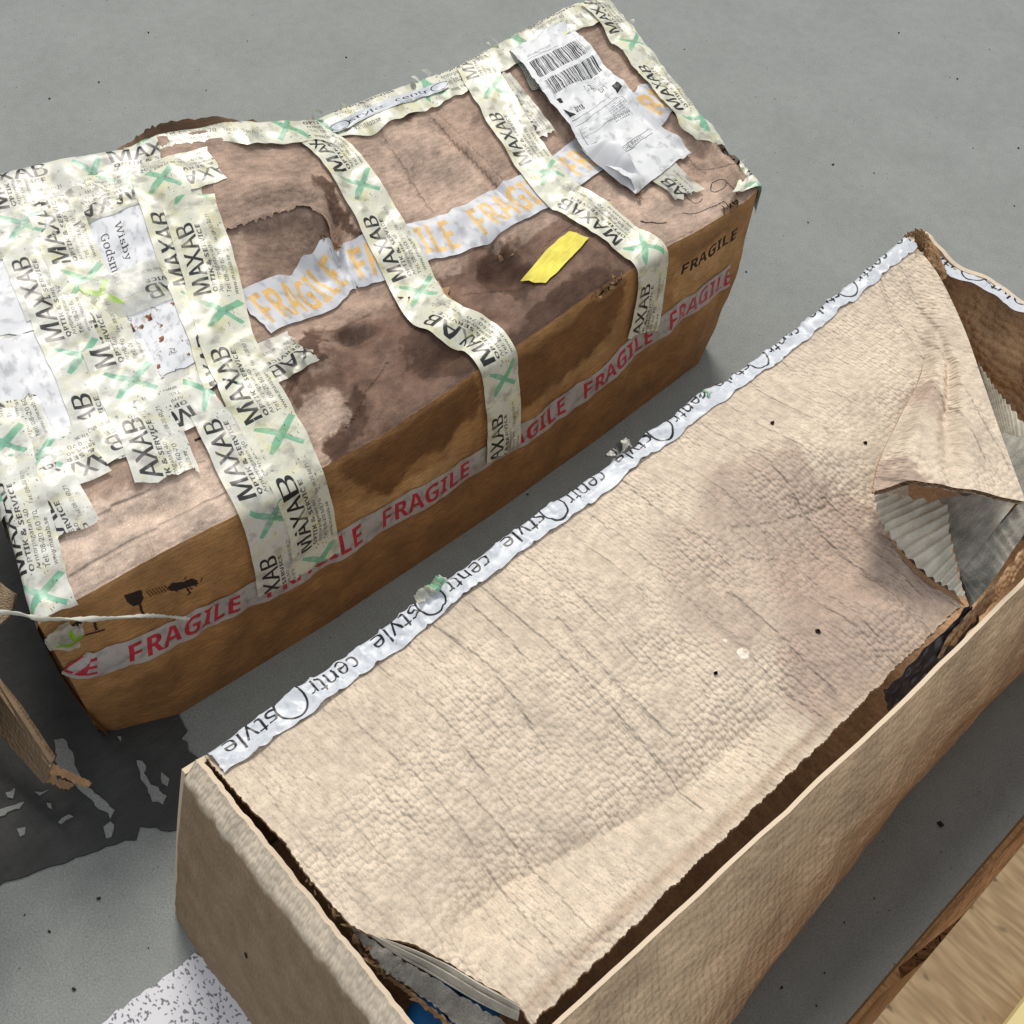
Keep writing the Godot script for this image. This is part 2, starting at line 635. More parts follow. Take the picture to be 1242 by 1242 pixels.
func bake_top() -> void:
	var w := 1200
	var h := 540
	var wet := soft(w, h, [
		up(PackedVector2Array([Vector2(0.2944, 0.1875), Vector2(0.3196, 0.239), Vector2(0.3563, 0.3517), Vector2(0.4115, 0.3783), Vector2(0.4686, 0.3485), Vector2(0.4978, 0.3582), Vector2(0.547, 0.3215), Vector2(0.6049, 0.3481), Vector2(0.6641, 0.2843), Vector2(0.7314, 0.2757), Vector2(0.7625, 0.0954), Vector2(0.8136, 0.0204), Vector2(0.7658, -0.0142), Vector2(0.6964, -0.0205), Vector2(0.5989, -0.0163), Vector2(0.5216, -0.0199), Vector2(0.4641, -0.0389), Vector2(0.3904, -0.0159), Vector2(0.3242, -0.0206), Vector2(0.3202, 0.0392), Vector2(0.3484, 0.0547), Vector2(0.3681, 0.1199), Vector2(0.361, 0.1622), Vector2(0.3339, 0.1834), Vector2(0.3001, 0.1521)])),
		[up(PackedVector2Array([Vector2(0.3213, 0.6699), Vector2(0.3712, 0.6765), Vector2(0.4088, 0.6756), Vector2(0.4261, 0.6231), Vector2(0.4307, 0.5858), Vector2(0.4143, 0.5407), Vector2(0.3537, 0.506), Vector2(0.3095, 0.4814)])), 0.4],
		[up(PackedVector2Array([Vector2(0.3601, 0.3499), Vector2(0.3997, 0.3357), Vector2(0.4556, 0.3623), Vector2(0.4519, 0.308), Vector2(0.4065, 0.3137), Vector2(0.3563, 0.2547)])), 0.45],
		[up(PackedVector2Array([Vector2(0.3375, 0.2629), Vector2(0.3674, 0.2624), Vector2(0.3649, 0.1962), Vector2(0.3366, 0.199)])), 0.5]], 11.0)
	var deep := soft(w, h, [
		up(PackedVector2Array([Vector2(0.5807, 0.2949), Vector2(0.6138, 0.345), Vector2(0.6425, 0.2956), Vector2(0.6545, 0.1587), Vector2(0.6139, 0.1241), Vector2(0.5834, 0.2177)])), up(PackedVector2Array([Vector2(0.4454, 0.2056), Vector2(0.5045, 0.2648), Vector2(0.5264, 0.1291), Vector2(0.5522, 0.0156), Vector2(0.5053, 0.0244), Vector2(0.4596, 0.093)])),
		up(PackedVector2Array([Vector2(0.3514, 0.3452), Vector2(0.3671, 0.3697), Vector2(0.3582, 0.2541), Vector2(0.3169, 0.2014), Vector2(0.2979, 0.1962), Vector2(0.3141, 0.2427)])), up(PackedVector2Array([Vector2(0.3734, 0.1504), Vector2(0.3882, 0.1353), Vector2(0.3745, 0.0344), Vector2(0.3448, 0.0135), Vector2(0.3191, 0.0001), Vector2(0.3181, 0.028), Vector2(0.3483, 0.0432)])),
		[up(PackedVector2Array([Vector2(0.6161, 0.0774), Vector2(0.7208, 0.0745), Vector2(0.7726, 0.0007), Vector2(0.6963, -0.0123), Vector2(0.5989, 0), Vector2(0.5381, 0.0076)])), 0.75], [up(PackedVector2Array([Vector2(0.4695, 0.3397), Vector2(0.5232, 0.2965), Vector2(0.5391, 0.1914), Vector2(0.4779, 0.2533)])), 0.6],
		[up(PackedVector2Array([Vector2(0.4179, 0.6358), Vector2(0.4283, 0.6309), Vector2(0.4312, 0.5959), Vector2(0.4157, 0.5609), Vector2(0.4147, 0.5924)])), 0.8], up(PackedVector2Array([Vector2(0.4232, 0.781), Vector2(0.4366, 0.7796), Vector2(0.483, 0.4797), Vector2(0.4721, 0.4753), Vector2(0.4604, 0.5606), Vector2(0.4326, 0.6735)])), up(PackedVector2Array([Vector2(0.5221, 0.5792), Vector2(0.5309, 0.4512), Vector2(0.5177, 0.436), Vector2(0.5123, 0.5684)])),  # first: shade of the step fold painted as a dark strip
		[up(PackedVector2Array([Vector2(0.5771, 0.9209), Vector2(0.6218, 0.907), Vector2(0.6215, 0.8778), Vector2(0.5761, 0.8871)])), 0.7]], 13.0)
	var pale := soft(w, h, [
		up(PackedVector2Array([Vector2(0.0173, 0.0892), Vector2(0.0339, 0.1377), Vector2(0.1202, 0.1537), Vector2(0.1943, 0.1748), Vector2(0.2386, 0.1011), Vector2(0.2402, -0.0051), Vector2(0.1236, 0.0116), Vector2(0.0303, 0.0031)])), [up(PackedVector2Array([Vector2(0.3015, 0.1712), Vector2(0.3581, 0.145), Vector2(0.3581, 0.086), Vector2(0.3307, 0.0281), Vector2(0.293, 0.069)])), 0.5],
		[up(PackedVector2Array([Vector2(0.5048, 0.879), Vector2(0.63, 0.8918), Vector2(0.6596, 0.5044), Vector2(0.594, 0.4539), Vector2(0.5276, 0.5136)])), 0.35], [up(PackedVector2Array([Vector2(0.746, 0.333), Vector2(0.8426, 0.3047), Vector2(0.9544, 0.1446), Vector2(0.971, -0.0115), Vector2(0.8263, 0.0383), Vector2(0.7642, 0.1282)])), 0.4]], 12.0)
	var n1 := noise_img(w, h, 0.012, 21)
	var n2 := noise_img(w, h, 0.05, 22)
	var n3 := noise_img(w, h, 0.3, 23, FastNoiseLite.TYPE_SIMPLEX, 2)
	var n4 := noise_img(w, h, 0.022, 24, FastNoiseLite.TYPE_SIMPLEX_SMOOTH, 4)
	var g := noise_img(w, h, 0.12, 25, FastNoiseLite.TYPE_CELLULAR, 1, 1.4, 1, false, 5.0)
	var cr := Image.create_empty(w, h, false, Image.FORMAT_L8)
	var lines := [PackedVector2Array([Vector2(0.6254, 0.869), Vector2(0.6709, 0.4089)]), PackedVector2Array([Vector2(0.6388, 0.865), Vector2(0.683, 0.4138)]), PackedVector2Array([Vector2(0.5438, 0.9108), Vector2(0.5521, 0.7773), Vector2(0.5638, 0.5323)]), PackedVector2Array([Vector2(0.9067, 0.5822), Vector2(0.9318, 0.3898), Vector2(0.9596, 0.1802)]), PackedVector2Array([Vector2(0.9143, 0.6969), Vector2(0.9304, 0.4975)]), PackedVector2Array([Vector2(0.7314, 0.2757), Vector2(0.795, 0.242)]), PackedVector2Array([Vector2(0.9528, 0.2136), Vector2(1.0133, 0.0969)]), PackedVector2Array([Vector2(0.6774, 0.2261), Vector2(0.7366, 0.2401)]), PackedVector2Array([Vector2(0.7299, 0.2142), Vector2(0.7517, 0.1089)]), PackedVector2Array([Vector2(0.8865, 0.4016), Vector2(0.8902, 0.3052), Vector2(0.9421, 0.1555)])]
	lines.append_array([PackedVector2Array([Vector2(0.041, 0.047), Vector2(0.1304, 0.0499), Vector2(0.2311, 0.0571)]), PackedVector2Array([Vector2(0.0644, 0.1238), Vector2(0.198, 0.1411)]), PackedVector2Array([Vector2(0.119, 0.0444), Vector2(0.119, -0.0093)]), PackedVector2Array([Vector2(0.5457, 0.2228), Vector2(0.6338, 0.153)]), PackedVector2Array([Vector2(0.3527, 0.0552), Vector2(0.4288, 0.1776)]), PackedVector2Array([Vector2(0.2942, 0.1587), Vector2(0.3345, 0.2444)])])
	for l in lines:
		var q := up(l)
		for k in q.size():
			q[k] *= Vector2(w, h)
		line(cr, q, 3.0, Color(0.8, 0.8, 0.8))
	cr.resize(w / 3, h / 3, Image.INTERPOLATE_BILINEAR)
	cr.resize(w, h, Image.INTERPOLATE_CUBIC)
	var cd := cr.get_data()
	var out := PackedByteArray()
	out.resize(w * h * 3)
	var hm := PackedByteArray()
	hm.resize(w * h)
	var dry := Vector3(168, 144, 128)
	var light := Vector3(206, 184, 167)
	var wetc := Vector3(108, 84, 71)
	var deepc := Vector3(76, 55, 44)
	for y in h:
		for x in w:
			var i := y * w + x
			var wx := clampi(x + (n2[i] - 128) / 14 + (n4[i] - 128) / 10, 0, w - 1)
			var wy := clampi(y + (n2[(i + 5077) % (w * h)] - 128) / 14 + (n1[i] - 128) / 8, 0, h - 1)
			var j := wy * w + wx
			var a := wet[j] / 255.0
			var e := sm(0.05, 0.95, a)
			var ring := 1.0 - absf(2.0 * clampf(a * 1.2, 0, 1) - 1.0)
			var c := dry.lerp(light, pale[j] / 255.0)
			c = c.lerp(wetc, e * (0.86 + (n4[i] - 128) * 0.002))
			c = c.lerp(deepc, sm(0.2, 0.8, deep[j] / 255.0) * 0.75)
			c *= 1.0 - 0.07 * ring
			var k := 1.0 + (n1[i] - 128) * 0.0012 + (n2[i] - 128) * 0.0008 + (n3[i] - 128) * 0.0006
			if n4[i] > 205 and n3[i] > 190:
				k *= 0.78
			if n3[i] > 228:
				k *= 1.12
			k *= 1.0 - 0.07 * cd[i] / 255.0
			c *= k
			out[i * 3] = clampi(int(c.x), 0, 255)
			out[i * 3 + 1] = clampi(int(c.y), 0, 255)
			out[i * 3 + 2] = clampi(int(c.z), 0, 255)
			hm[i] = clampi(int(150 - g[i] * 0.28 * (1.0 - 0.6 * e) + (n3[i] - 128) * 0.07 + (n2[i] - 128) * 0.22 - cd[i] * 0.45 + 30), 0, 255)
	var im := rgb_image(w, h, out)
	# pen strokes, cuts and a black mark on the right of the lid
	var ink := Color8(52, 42, 40)
	for l in [PackedVector2Array([Vector2(0.9217, 0.1628), Vector2(0.9112, 0.1508), Vector2(0.906, 0.125), Vector2(0.9105, 0.0991), Vector2(0.9211, 0.0926), Vector2(0.9261, 0.098)]), PackedVector2Array([Vector2(0.9485, 0.1171), Vector2(0.9564, 0.1314), Vector2(0.967, 0.1254), Vector2(0.9728, 0.1048), Vector2(0.9634, 0.0859), Vector2(0.9487, 0.0894), Vector2(0.9436, 0.1026), Vector2(0.9485, 0.1171)]), PackedVector2Array([Vector2(0.9719, 0.1021), Vector2(0.9743, 0.0617), Vector2(0.9743, 0.0374)]), PackedVector2Array([Vector2(0.8832, 0.0825), Vector2(0.8993, 0.0643), Vector2(0.926, 0.0493), Vector2(0.949, 0.0423)])]:
		var q := up(l)
		var r := PackedVector2Array()
		for k in 25:
			r.append(curve2(q, k / 24.0) * Vector2(w, h))
		line(im, r, 1.6, ink)
	for l in [PackedVector2Array([Vector2(0.8179, 0.1283), Vector2(0.8239, 0.1177), Vector2(0.8318, 0.1084), Vector2(0.8364, 0.0927), Vector2(0.8501, 0.0769)]), PackedVector2Array([Vector2(0.1944, 0.1992), Vector2(0.2044, 0.1987), Vector2(0.2079, 0.1914)]), PackedVector2Array([Vector2(0.9086, 0.4756), Vector2(0.8919, 0.4317), Vector2(0.8963, 0.3807)])]:
		var q := up(l)
		for k in q.size():
			q[k] *= Vector2(w, h)
		line(im, q, 2.4, Color8(30, 22, 20))
	M.top = mat(tex(im), 0.78, tex(l_image(w, h, hm)), 0.36)


func bake_front() -> void:
	var w := 1200
	var h := 360
	var wet := soft(w, h, [
		down(PackedVector2Array([Vector2(0.3239, -0.0286), Vector2(0.3901, -0.024), Vector2(0.5214, -0.028), Vector2(0.5213, -0.208), Vector2(0.4711, -0.2627), Vector2(0.4235, -0.2286), Vector2(0.3946, -0.3438), Vector2(0.3701, -0.26), Vector2(0.3472, -0.1283)])),
		down(PackedVector2Array([Vector2(0.5465, -0.2651), Vector2(0.5808, -0.0702), Vector2(0.6771, -0.0634), Vector2(0.7594, -0.035), Vector2(0.7578, -0.1621), Vector2(0.7235, -0.2593), Vector2(0.6684, -0.3197), Vector2(0.6001, -0.3504), Vector2(0.5628, -0.3969)])),
		[down(PackedVector2Array([Vector2(0.8156, -0.0114), Vector2(0.9411, -0.0342), Vector2(0.9619, -0.099), Vector2(0.9156, -0.1258), Vector2(0.83, -0.1205)])), 0.4], [down(PackedVector2Array([Vector2(0.3046, -0.1166), Vector2(0.3191, -0.0396), Vector2(0.3354, -0.1459), Vector2(0.3159, -0.1909)])), 0.5]], 16.0)
	var pale := soft(w, h, [down(PackedVector2Array([Vector2(0.3367, -0.2433), Vector2(0.3969, -0.3504), Vector2(0.4828, -0.3172), Vector2(0.5081, -0.4594), Vector2(0.4196, -0.4439), Vector2(0.3372, -0.3963)])), [down(PackedVector2Array([Vector2(0.599, -0.247), Vector2(0.7096, -0.2755), Vector2(0.7533, -0.2724), Vector2(0.7133, -0.3718), Vector2(0.6142, -0.3758)])), 0.6], [down(PackedVector2Array([Vector2(0.8537, -0.1548), Vector2(0.9829, -0.1562), Vector2(1.0025, -0.3043), Vector2(0.9518, -0.3651), Vector2(0.8669, -0.3492)])), 0.8]], 12.0)
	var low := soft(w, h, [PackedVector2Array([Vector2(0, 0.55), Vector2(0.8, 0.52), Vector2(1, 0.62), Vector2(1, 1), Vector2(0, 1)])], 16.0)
	var n1 := noise_img(w, h, 0.012, 31)
	var n2 := noise_img(w, h, 0.05, 32)
	var n3 := noise_img(w, h, 0.3, 33, FastNoiseLite.TYPE_SIMPLEX, 2)
	var g := noise_img(w, h, 0.14, 35, FastNoiseLite.TYPE_CELLULAR, 1, 2.2, 0.8, false, 5.0)
	var out := PackedByteArray()
	out.resize(w * h * 3)
	var hm := PackedByteArray()
	hm.resize(w * h)
	var dry := Vector3(166, 125, 80)
	for y in h:
		for x in w:
			var i := y * w + x
			var wx := clampi(x + (n2[i] - 128) / 12, 0, w - 1)
			var wy := clampi(y + (n1[i] - 128) / 9, 0, h - 1)
			var j := wy * w + wx
			var e := sm(0.1, 0.85, wet[j] / 255.0)
			var c := dry.lerp(Vector3(190, 152, 104), pale[j] / 255.0 * 0.8)
			c = c.lerp(Vector3(100, 66, 38), e * 0.68)
			c = c.lerp(Vector3(138, 100, 64), low[i] / 255.0 * 0.5)  # lower front darkened in the colour for the shade near the floor
			var k := 1.0 + (n1[i] - 128) * 0.0009 + (n2[i] - 128) * 0.0005 + (n3[i] - 128) * 0.0005
			c *= k
			out[i * 3] = clampi(int(c.x), 0, 255)
			out[i * 3 + 1] = clampi(int(c.y), 0, 255)
			out[i * 3 + 2] = clampi(int(c.z), 0, 255)
			hm[i] = clampi(int(160 - g[i] * 0.35 + (n3[i] - 128) * 0.08 + (n2[i] - 128) * 0.25), 0, 255)
	var im := rgb_image(w, h, out)
	var ink := Color8(48, 38, 32)
	var W := Vector2(w, h)
	# printed handling marks: two arrows over a bar, a wine glass, a smeared umbrella
	for l in [PackedVector2Array([Vector2(0.0215, -0.1666), Vector2(0.051, -0.1936)]), PackedVector2Array([Vector2(0.0299, -0.1624), Vector2(0.0322, -0.0985)]), PackedVector2Array([Vector2(0.0442, -0.1772), Vector2(0.0463, -0.1042)]), PackedVector2Array([Vector2(0.0271, -0.1017), Vector2(0.0329, -0.0908), Vector2(0.0363, -0.1166)]), PackedVector2Array([Vector2(0.0408, -0.1114), Vector2(0.0466, -0.1004), Vector2(0.0502, -0.126)]), PackedVector2Array([Vector2(0.0899, -0.1631), Vector2(0.0879, -0.2287)]), PackedVector2Array([Vector2(0.0823, -0.221), Vector2(0.0914, -0.2298)])]:
		var q := down(l)
		for k in q.size():
			q[k] *= W
		line(im, q, 3.2, ink)
	var glass := down(PackedVector2Array([Vector2(0.0804, -0.0844), Vector2(0.0968, -0.105), Vector2(0.0957, -0.1477), Vector2(0.0906, -0.1652), Vector2(0.0834, -0.157), Vector2(0.0803, -0.125)]))
	for k in glass.size():
		glass[k] *= W
	fill_poly(im, glass, ink)
	rng.seed = 5
	var smear := down(PackedVector2Array([Vector2(0.1203, -0.1648), Vector2(0.1265, -0.1551), Vector2(0.1361, -0.1736), Vector2(0.1452, -0.1744), Vector2(0.1505, -0.2029), Vector2(0.1456, -0.2182), Vector2(0.137, -0.2093), Vector2(0.1283, -0.2024), Vector2(0.122, -0.1886)]))
	for k in smear.size():
		smear[k] *= W
	fill_poly(im, smear, Color8(44, 36, 32))
	for k in 26:
		var q := down(PackedVector2Array([Vector2(0.1217, -0.1691), Vector2(0.151, -0.1949)]))
		var p := q[0].lerp(q[1], rng.randf()) * W + Vector2(rng.randf_range(-3, 3), rng.randf_range(-9, 9))
		line(im, PackedVector2Array([p, p + Vector2(rng.randf_range(1, 4), rng.randf_range(-9, 9))]), rng.randf_range(1, 2.2), Color8(46, 38, 34))
	for k in 7:
		var q := down(PackedVector2Array([Vector2(0.1003, -0.1247), Vector2(0.1182, -0.145)]))
		var p := q[0].lerp(q[1], k / 6.0) * W
		line(im, PackedVector2Array([p, p + Vector2(3, 14)]), 1.6, Color8(92, 62, 34))
	line(im, PackedVector2Array([down(PackedVector2Array([Vector2(0.1373, -0.2054), Vector2(0.1373, -0.2054)]))[0] * W, down(PackedVector2Array([Vector2(0.1388, -0.2472), Vector2(0.1388, -0.2472)]))[0] * W, down(PackedVector2Array([Vector2(0.1352, -0.2469), Vector2(0.1352, -0.2469)]))[0] * W]), 2.5, ink)
	var a := down(PackedVector2Array([Vector2(0.8672, -0.1663), Vector2(0.9726, -0.1511)]))
	var v := (a[1] - a[0]) * W
	write(im, "FRAGILE", a[0] * W, v.length(), 20, Color8(40, 30, 26), "Droid Sans|b", v.angle())
	M.front = mat(tex(im), 0.6, tex(l_image(w, h, hm)), 0.2)


# packing tape: three repeats of a word, a green cross and small print; drawn at twice its size
func bake_tape(base: Color, dirt: float, alpha: float, green: Color, sd: int) -> Image:
	var hh := 128
	var ww := 1305
	var im := Image.create_empty(ww * 2, hh * 2, false, Image.FORMAT_RGBA8)
	base.a = alpha
	im.fill(base)
	var ink := Color8(28, 28, 30)
	var small := Color8(48, 48, 48)
	for k in 3:
		var x := k * ww * 2.0 / 3.0
		# the cross: two leaf-like strokes
		var c := Vector2(x + 140, 148)
		for s in [[Vector2(-88, -84), Vector2(84, 92), 22.0], [Vector2(86, -96), Vector2(-80, 76), 18.0]]:
			var d: Vector2 = (s[1] - s[0]).normalized().orthogonal() * s[2]
			fill_poly(im, PackedVector2Array([c + s[0] + d * 0.4, c + s[0] * 0.5 + d, c + s[1] * 0.4 + d * 0.7, c + s[1] + d * 0.9, c + s[1] * 1.02 - d * 0.6, c + s[1] * 0.4 - d * 0.8, c + s[0] * 0.5 - d * 0.9, c + s[0] - d * 0.5]), green)
		for m in 2:
			write(im, "MAXAB", Vector2(x + 270 + 5 * m, 72), 500, 84, ink, "Droid Sans")
		write(im, "OPTIK & SERVICE", Vector2(x + 274, 136), 470, 21, small, "Droid Sans|b")
		write(im, "Arntorpsgatan 40", Vector2(x + 274, 166), 320, 22, small)
		write(im, "Tel: 08-20 60 70", Vector2(x + 274, 195), 300, 20, small)
		write(im, "www.maxab.se", Vector2(x + 274, 226), 250, 18, small)
		write(im, "Fax: 08-20 60 71", Vector2(x + 620, 195), 190, 17, small)
	# ink worn into streaks and smudges along the small print
	rng.seed = sd
	for k in 160:
		var p := Vector2(rng.randf_range(0, ww * 2), rng.randf_range(110, 250))
		var g := rng.randf_range(0.25, 0.6)
		line(im, PackedVector2Array([p, p + Vector2(rng.randf_range(-14, 14), rng.randf_range(-5, 5))]), rng.randf_range(2, 5), Color(g, g, g * 0.95, alpha))
	im.shrink_x2()
	var w := im.get_width()
	var h := im.get_height()
	var n1 := noise_img(w, h, 0.012, sd, FastNoiseLite.TYPE_SIMPLEX_SMOOTH, 4)
	var n2 := noise_img(w, h, 0.09, sd + 1, FastNoiseLite.TYPE_SIMPLEX_SMOOTH, 4)
	var n3 := noise_img(w, h, 0.014, sd + 2, FastNoiseLite.TYPE_SIMPLEX_SMOOTH, 2)
	var d := im.get_data()
	var yellow := [1.0, 0.985, 0.85]
	for i in w * h:
		var yl := sm(120, 250, n3[i]) * 0.7
		var k := 1.0 - dirt * (0.5 * sm(120, 230, n1[i]) + 0.18 * sm(130, 240, n2[i]))
		var fade := sm(140, 235, n1[(i + 40000) % (w * h)]) * 0.55
		for m in 3:
			var v: float = d[i * 4 + m]
			v = lerpf(v, [base.r8, base.g8, base.b8][m], fade)
			d[i * 4 + m] = clampi(int(v * k * lerpf(1.0, yellow[m], yl)), 0, 255)
		d[i * 4 + 3] = clampi(int(d[i * 4 + 3] * (1.0 - 0.08 * sm(120, 230, n1[i]))), 0, 255)
	return Image.create_from_data(w, h, false, Image.FORMAT_RGBA8, d)


func bake_fragile(base: Color, alpha: float, ink: Color, wear: float, sd: int) -> Image:
	var im := Image.create_empty(1740, 256, false, Image.FORMAT_RGBA8)
	base.a = alpha
	im.fill(base)
	for k in 2:
		write(im, "FRAGILE", Vector2(k * 870 + 60, 128), 700, 176, ink, "Droid Sans|b")
	im.shrink_x2()
	var w := im.get_width()
	var h := im.get_height()
	var n1 := noise_img(w, h, 0.02, sd)
	var n2 := noise_img(w, h, 0.12, sd + 1, FastNoiseLite.TYPE_SIMPLEX_SMOOTH, 4)
	var d := im.get_data()
	for i in w * h:
		var f := wear * sm(110, 200, n2[i])
		var k := 1.0 - 0.14 * sm(120, 230, n1[i])
		d[i * 4] = int(lerpf(d[i * 4], base.r8, f) * k)
		d[i * 4 + 1] = int(lerpf(d[i * 4 + 1], base.g8, f) * k)
		d[i * 4 + 2] = int(lerpf(d[i * 4 + 2], base.b8, f) * k)
		d[i * 4 + 3] = int(lerpf(d[i * 4 + 3], 255 * alpha, f * 0.6))
	return Image.create_from_data(w, h, false, Image.FORMAT_RGBA8, d)


# plain cream film, layered and wrinkled
func bake_film() -> Image:
	var w := 512
	var n1 := noise_img(w, w, 0.012, 81, FastNoiseLite.TYPE_SIMPLEX_SMOOTH, 4)
	var n2 := noise_img(w, w, 0.05, 82, FastNoiseLite.TYPE_SIMPLEX_SMOOTH, 4, 1, 3)
	var d := PackedByteArray()
	d.resize(w * w * 4)
	for i in w * w:
		var y := sm(100, 190, n1[i])
		var k := 1.0 - 0.2 * sm(150, 235, n2[i])
		d[i * 4] = int(lerpf(230, 226, y) * k)
		d[i * 4 + 1] = int(lerpf(231, 224, y) * k)
		d[i * 4 + 2] = int(lerpf(224, 200, y) * k)
		d[i * 4 + 3] = int(255 * lerpf(0.72, 0.93, sm(90, 200, n2[i])))
	return Image.create_from_data(w, w, false, Image.FORMAT_RGBA8, d)


func bake_style_tape() -> Image:
	var im := Image.create_empty(1000, 256, false, Image.FORMAT_RGBA8)
	var base := Color8(204, 209, 216)
	im.fill(base)
	var ink := Color8(34, 34, 40)
	write(im, "centr", Vector2(40, 112), 330, 100, ink)
	write(im, "style", Vector2(580, 128), 330, 138, ink)
	# the big open ring between the two halves of the word
	for s in 48:
		var a0 := s / 48.0 * TAU
		var a1 := (s + 1.2) / 48.0 * TAU
		line(im, PackedVector2Array([Vector2(490, 124) + Vector2(cos(a0) * 88, sin(a0) * 100), Vector2(490, 124) + Vector2(cos(a1) * 88, sin(a1) * 100)]), 12, ink)
	line(im, PackedVector2Array([Vector2(470, 222), Vector2(500, 238), Vector2(520, 250)]), 10, ink)
	write(im, "www.centrostyle.com", Vector2(600, 222), 300, 22, ink)
	write(im, "tel 0332 72471", Vector2(60, 206), 220, 24, ink)
	write(im, "fax 0332 72472", Vector2(60, 236), 220, 22, ink)
	im.shrink_x2()
	var w := im.get_width()
	var h := im.get_height()
	var n2 := noise_img(w, h, 0.05, 93, FastNoiseLite.TYPE_SIMPLEX_SMOOTH, 4)
	var d := im.get_data()
	for i in w * h:
		var k := 1.0 - 0.08 * sm(120, 240, n2[i])
		for m in 3:
			d[i * 4 + m] = int(d[i * 4 + m] * k)
	return Image.create_from_data(w, h, false, Image.FORMAT_RGBA8, d)


func bake_label() -> Image:
	var im := Image.create_empty(1024, 2400, false, Image.FORMAT_RGB8)
	im.fill(Color8(224, 226, 228))
	rng.seed = 41
	var ink := Color8(36, 36, 42)
	for r in [[330, 610, 90, 930], [680, 960, 120, 980]]:
		var x: float = r[2]
		while x < r[3]:
			var bw := [6, 6, 10, 16, 22][rng.randi() % 5] as int
			im.fill_rect(Rect2i(int(x), r[0], bw, r[1] - r[0]), ink)
			x += bw + [6, 8, 12, 18][rng.randi() % 4]
	im.fill_rect(Rect2i(90, 288, 560, 6), Color8(120, 122, 130))
	write(im, "JJSE 1002 3476 5500", Vector2(120, 250), 420, 30, Color8(90, 92, 100))
	im.fill_rect(Rect2i(110, 1040, 66, 66), ink)
	im.fill_rect(Rect2i(880, 1240, 90, 110), ink)
	fill_poly(im, PackedVector2Array([Vector2(60, 1190), Vector2(180, 1290), Vector2(60, 1300)]), ink)
	write(im, "0118", Vector2(210, 1250), 150, 56, ink, "Droid Sans|b")
	write(im, "0/1", Vector2(700, 1200), 110, 70, ink)
	write(im, "52", Vector2(560, 1080), 130, 90, Color8(120, 122, 130))
	for k in 7:
		write(im, ["Godsmottagning", "Kartongnr 1 av 2", "Vikt 24,5 kg", "Datum 12-05", "Ref 20817", "Strandgatan", "Wisby"][k], Vector2(640 + (k % 2) * 20, 1000 + k * 27), 240 - 13 * (k % 3), 17, Color8(80, 82, 90))
	for y in [1330, 1400, 1640]:
		im.fill_rect(Rect2i(60, y, 760, 5), Color8(70, 72, 80))
	for k in 9:
		write(im, ["Avsandare", "Mottagare", "Optik & Service", "Arntorpsgatan 40", "703 45", "Godsnummer", "Tel 08-20 60 70", "Paket", "Kolli"][k], Vector2(590, 1420 + k * 34), 230 + 18 * (k % 4), 22, Color8(58, 60, 68))
	for e in [[80, 1500, 6, 260], [80, 1755, 130, 6], [80, 1500, 130, 6], [900, 1420, 6, 120], [790, 1420, 110, 6], [60, 1960, 800, 5], [60, 2020, 800, 5]]:
		im.fill_rect(Rect2i(e[0], e[1], e[2], e[3]), ink)
	write(im, "DHL PAKET", Vector2(380, 1992), 330, 38, ink)
	im.shrink_x2()
	var w := im.get_width()
	var h := im.get_height()
	var n := noise_img(w, h, 0.012, 61, FastNoiseLite.TYPE_SIMPLEX_SMOOTH, 4)
	var d := im.get_data()
	for i in w * h:
		var k := 1.0 - 0.16 * sm(140, 225, n[i])
		for m in 3:
			d[i * 3 + m] = int(d[i * 3 + m] * k)
	return rgb_image(w, h, d)


# white address paper under the tapes: printed names, cracks and small holes down to the brown board
func bake_paper(named: bool, cracked: bool, sd: int) -> Image:
	var im := Image.create_empty(640, 640, false, Image.FORMAT_RGB8)
	im.fill(Color8(226, 228, 232))
	var ink := Color8(40, 40, 44)
	if named:
		write(im, "MAXAB AB", Vector2(60, 70), 440, 54, ink, "Droid Serif")
		write(im, "Karlsgatan", Vector2(380, 20), 260, 40, ink, "Droid Serif")
		write(im, "Wisby", Vector2(150, 320), 250, 74, ink, "Droid Serif")
		write(im, "Godsmott", Vector2(190, 440), 360, 70, ink, "Droid Serif")
		write(im, "Strandg", Vector2(230, 560), 320, 70, ink, "Droid Serif")
	rng.seed = sd
	if cracked:
		for k in 9:
			var c := Vector2(rng.randf_range(60, 580), rng.randf_range(120, 580))
			var p := PackedVector2Array()
			var r := rng.randf_range(10, 34)
			for a in 9:
				p.append(c + Vector2.from_angle(a / 9.0 * TAU) * r * rng.randf_range(0.4, 1.3))
			fill_poly(im, p, Color8(150, 92, 56))
			fill_poly(im, PackedVector2Array([p[0], p[1], p[2], c]), Color8(84, 50, 36))
		for k in 14:
			var c := Vector2(rng.randf_range(40, 600), rng.randf_range(40, 600))
			var p := PackedVector2Array([c])
			for a in 7:
				c += Vector2(rng.randf_range(-34, 34), rng.randf_range(-26, 26))
				p.append(c)
			line(im, p, rng.randf_range(2, 5), Color8(120, 108, 100))
	im.shrink_x2()
	var n := noise_img(320, 320, 0.02, sd, FastNoiseLite.TYPE_SIMPLEX_SMOOTH, 4)
	var d := im.get_data()
	for i in 320 * 320:
		var k := 1.0 - 0.14 * sm(130, 225, n[i])
		for m in 3:
			d[i * 3 + m] = int(d[i * 3 + m] * k)
	return rgb_image(320, 320, d)


func lid_uv(p: PackedVector2Array) -> PackedVector2Array:
	var o := PackedVector2Array()
	for q in p:
		o.append(Vector2((q.x - 0.1) / 0.92, (q.y + 0.39) / 0.31))
	return o


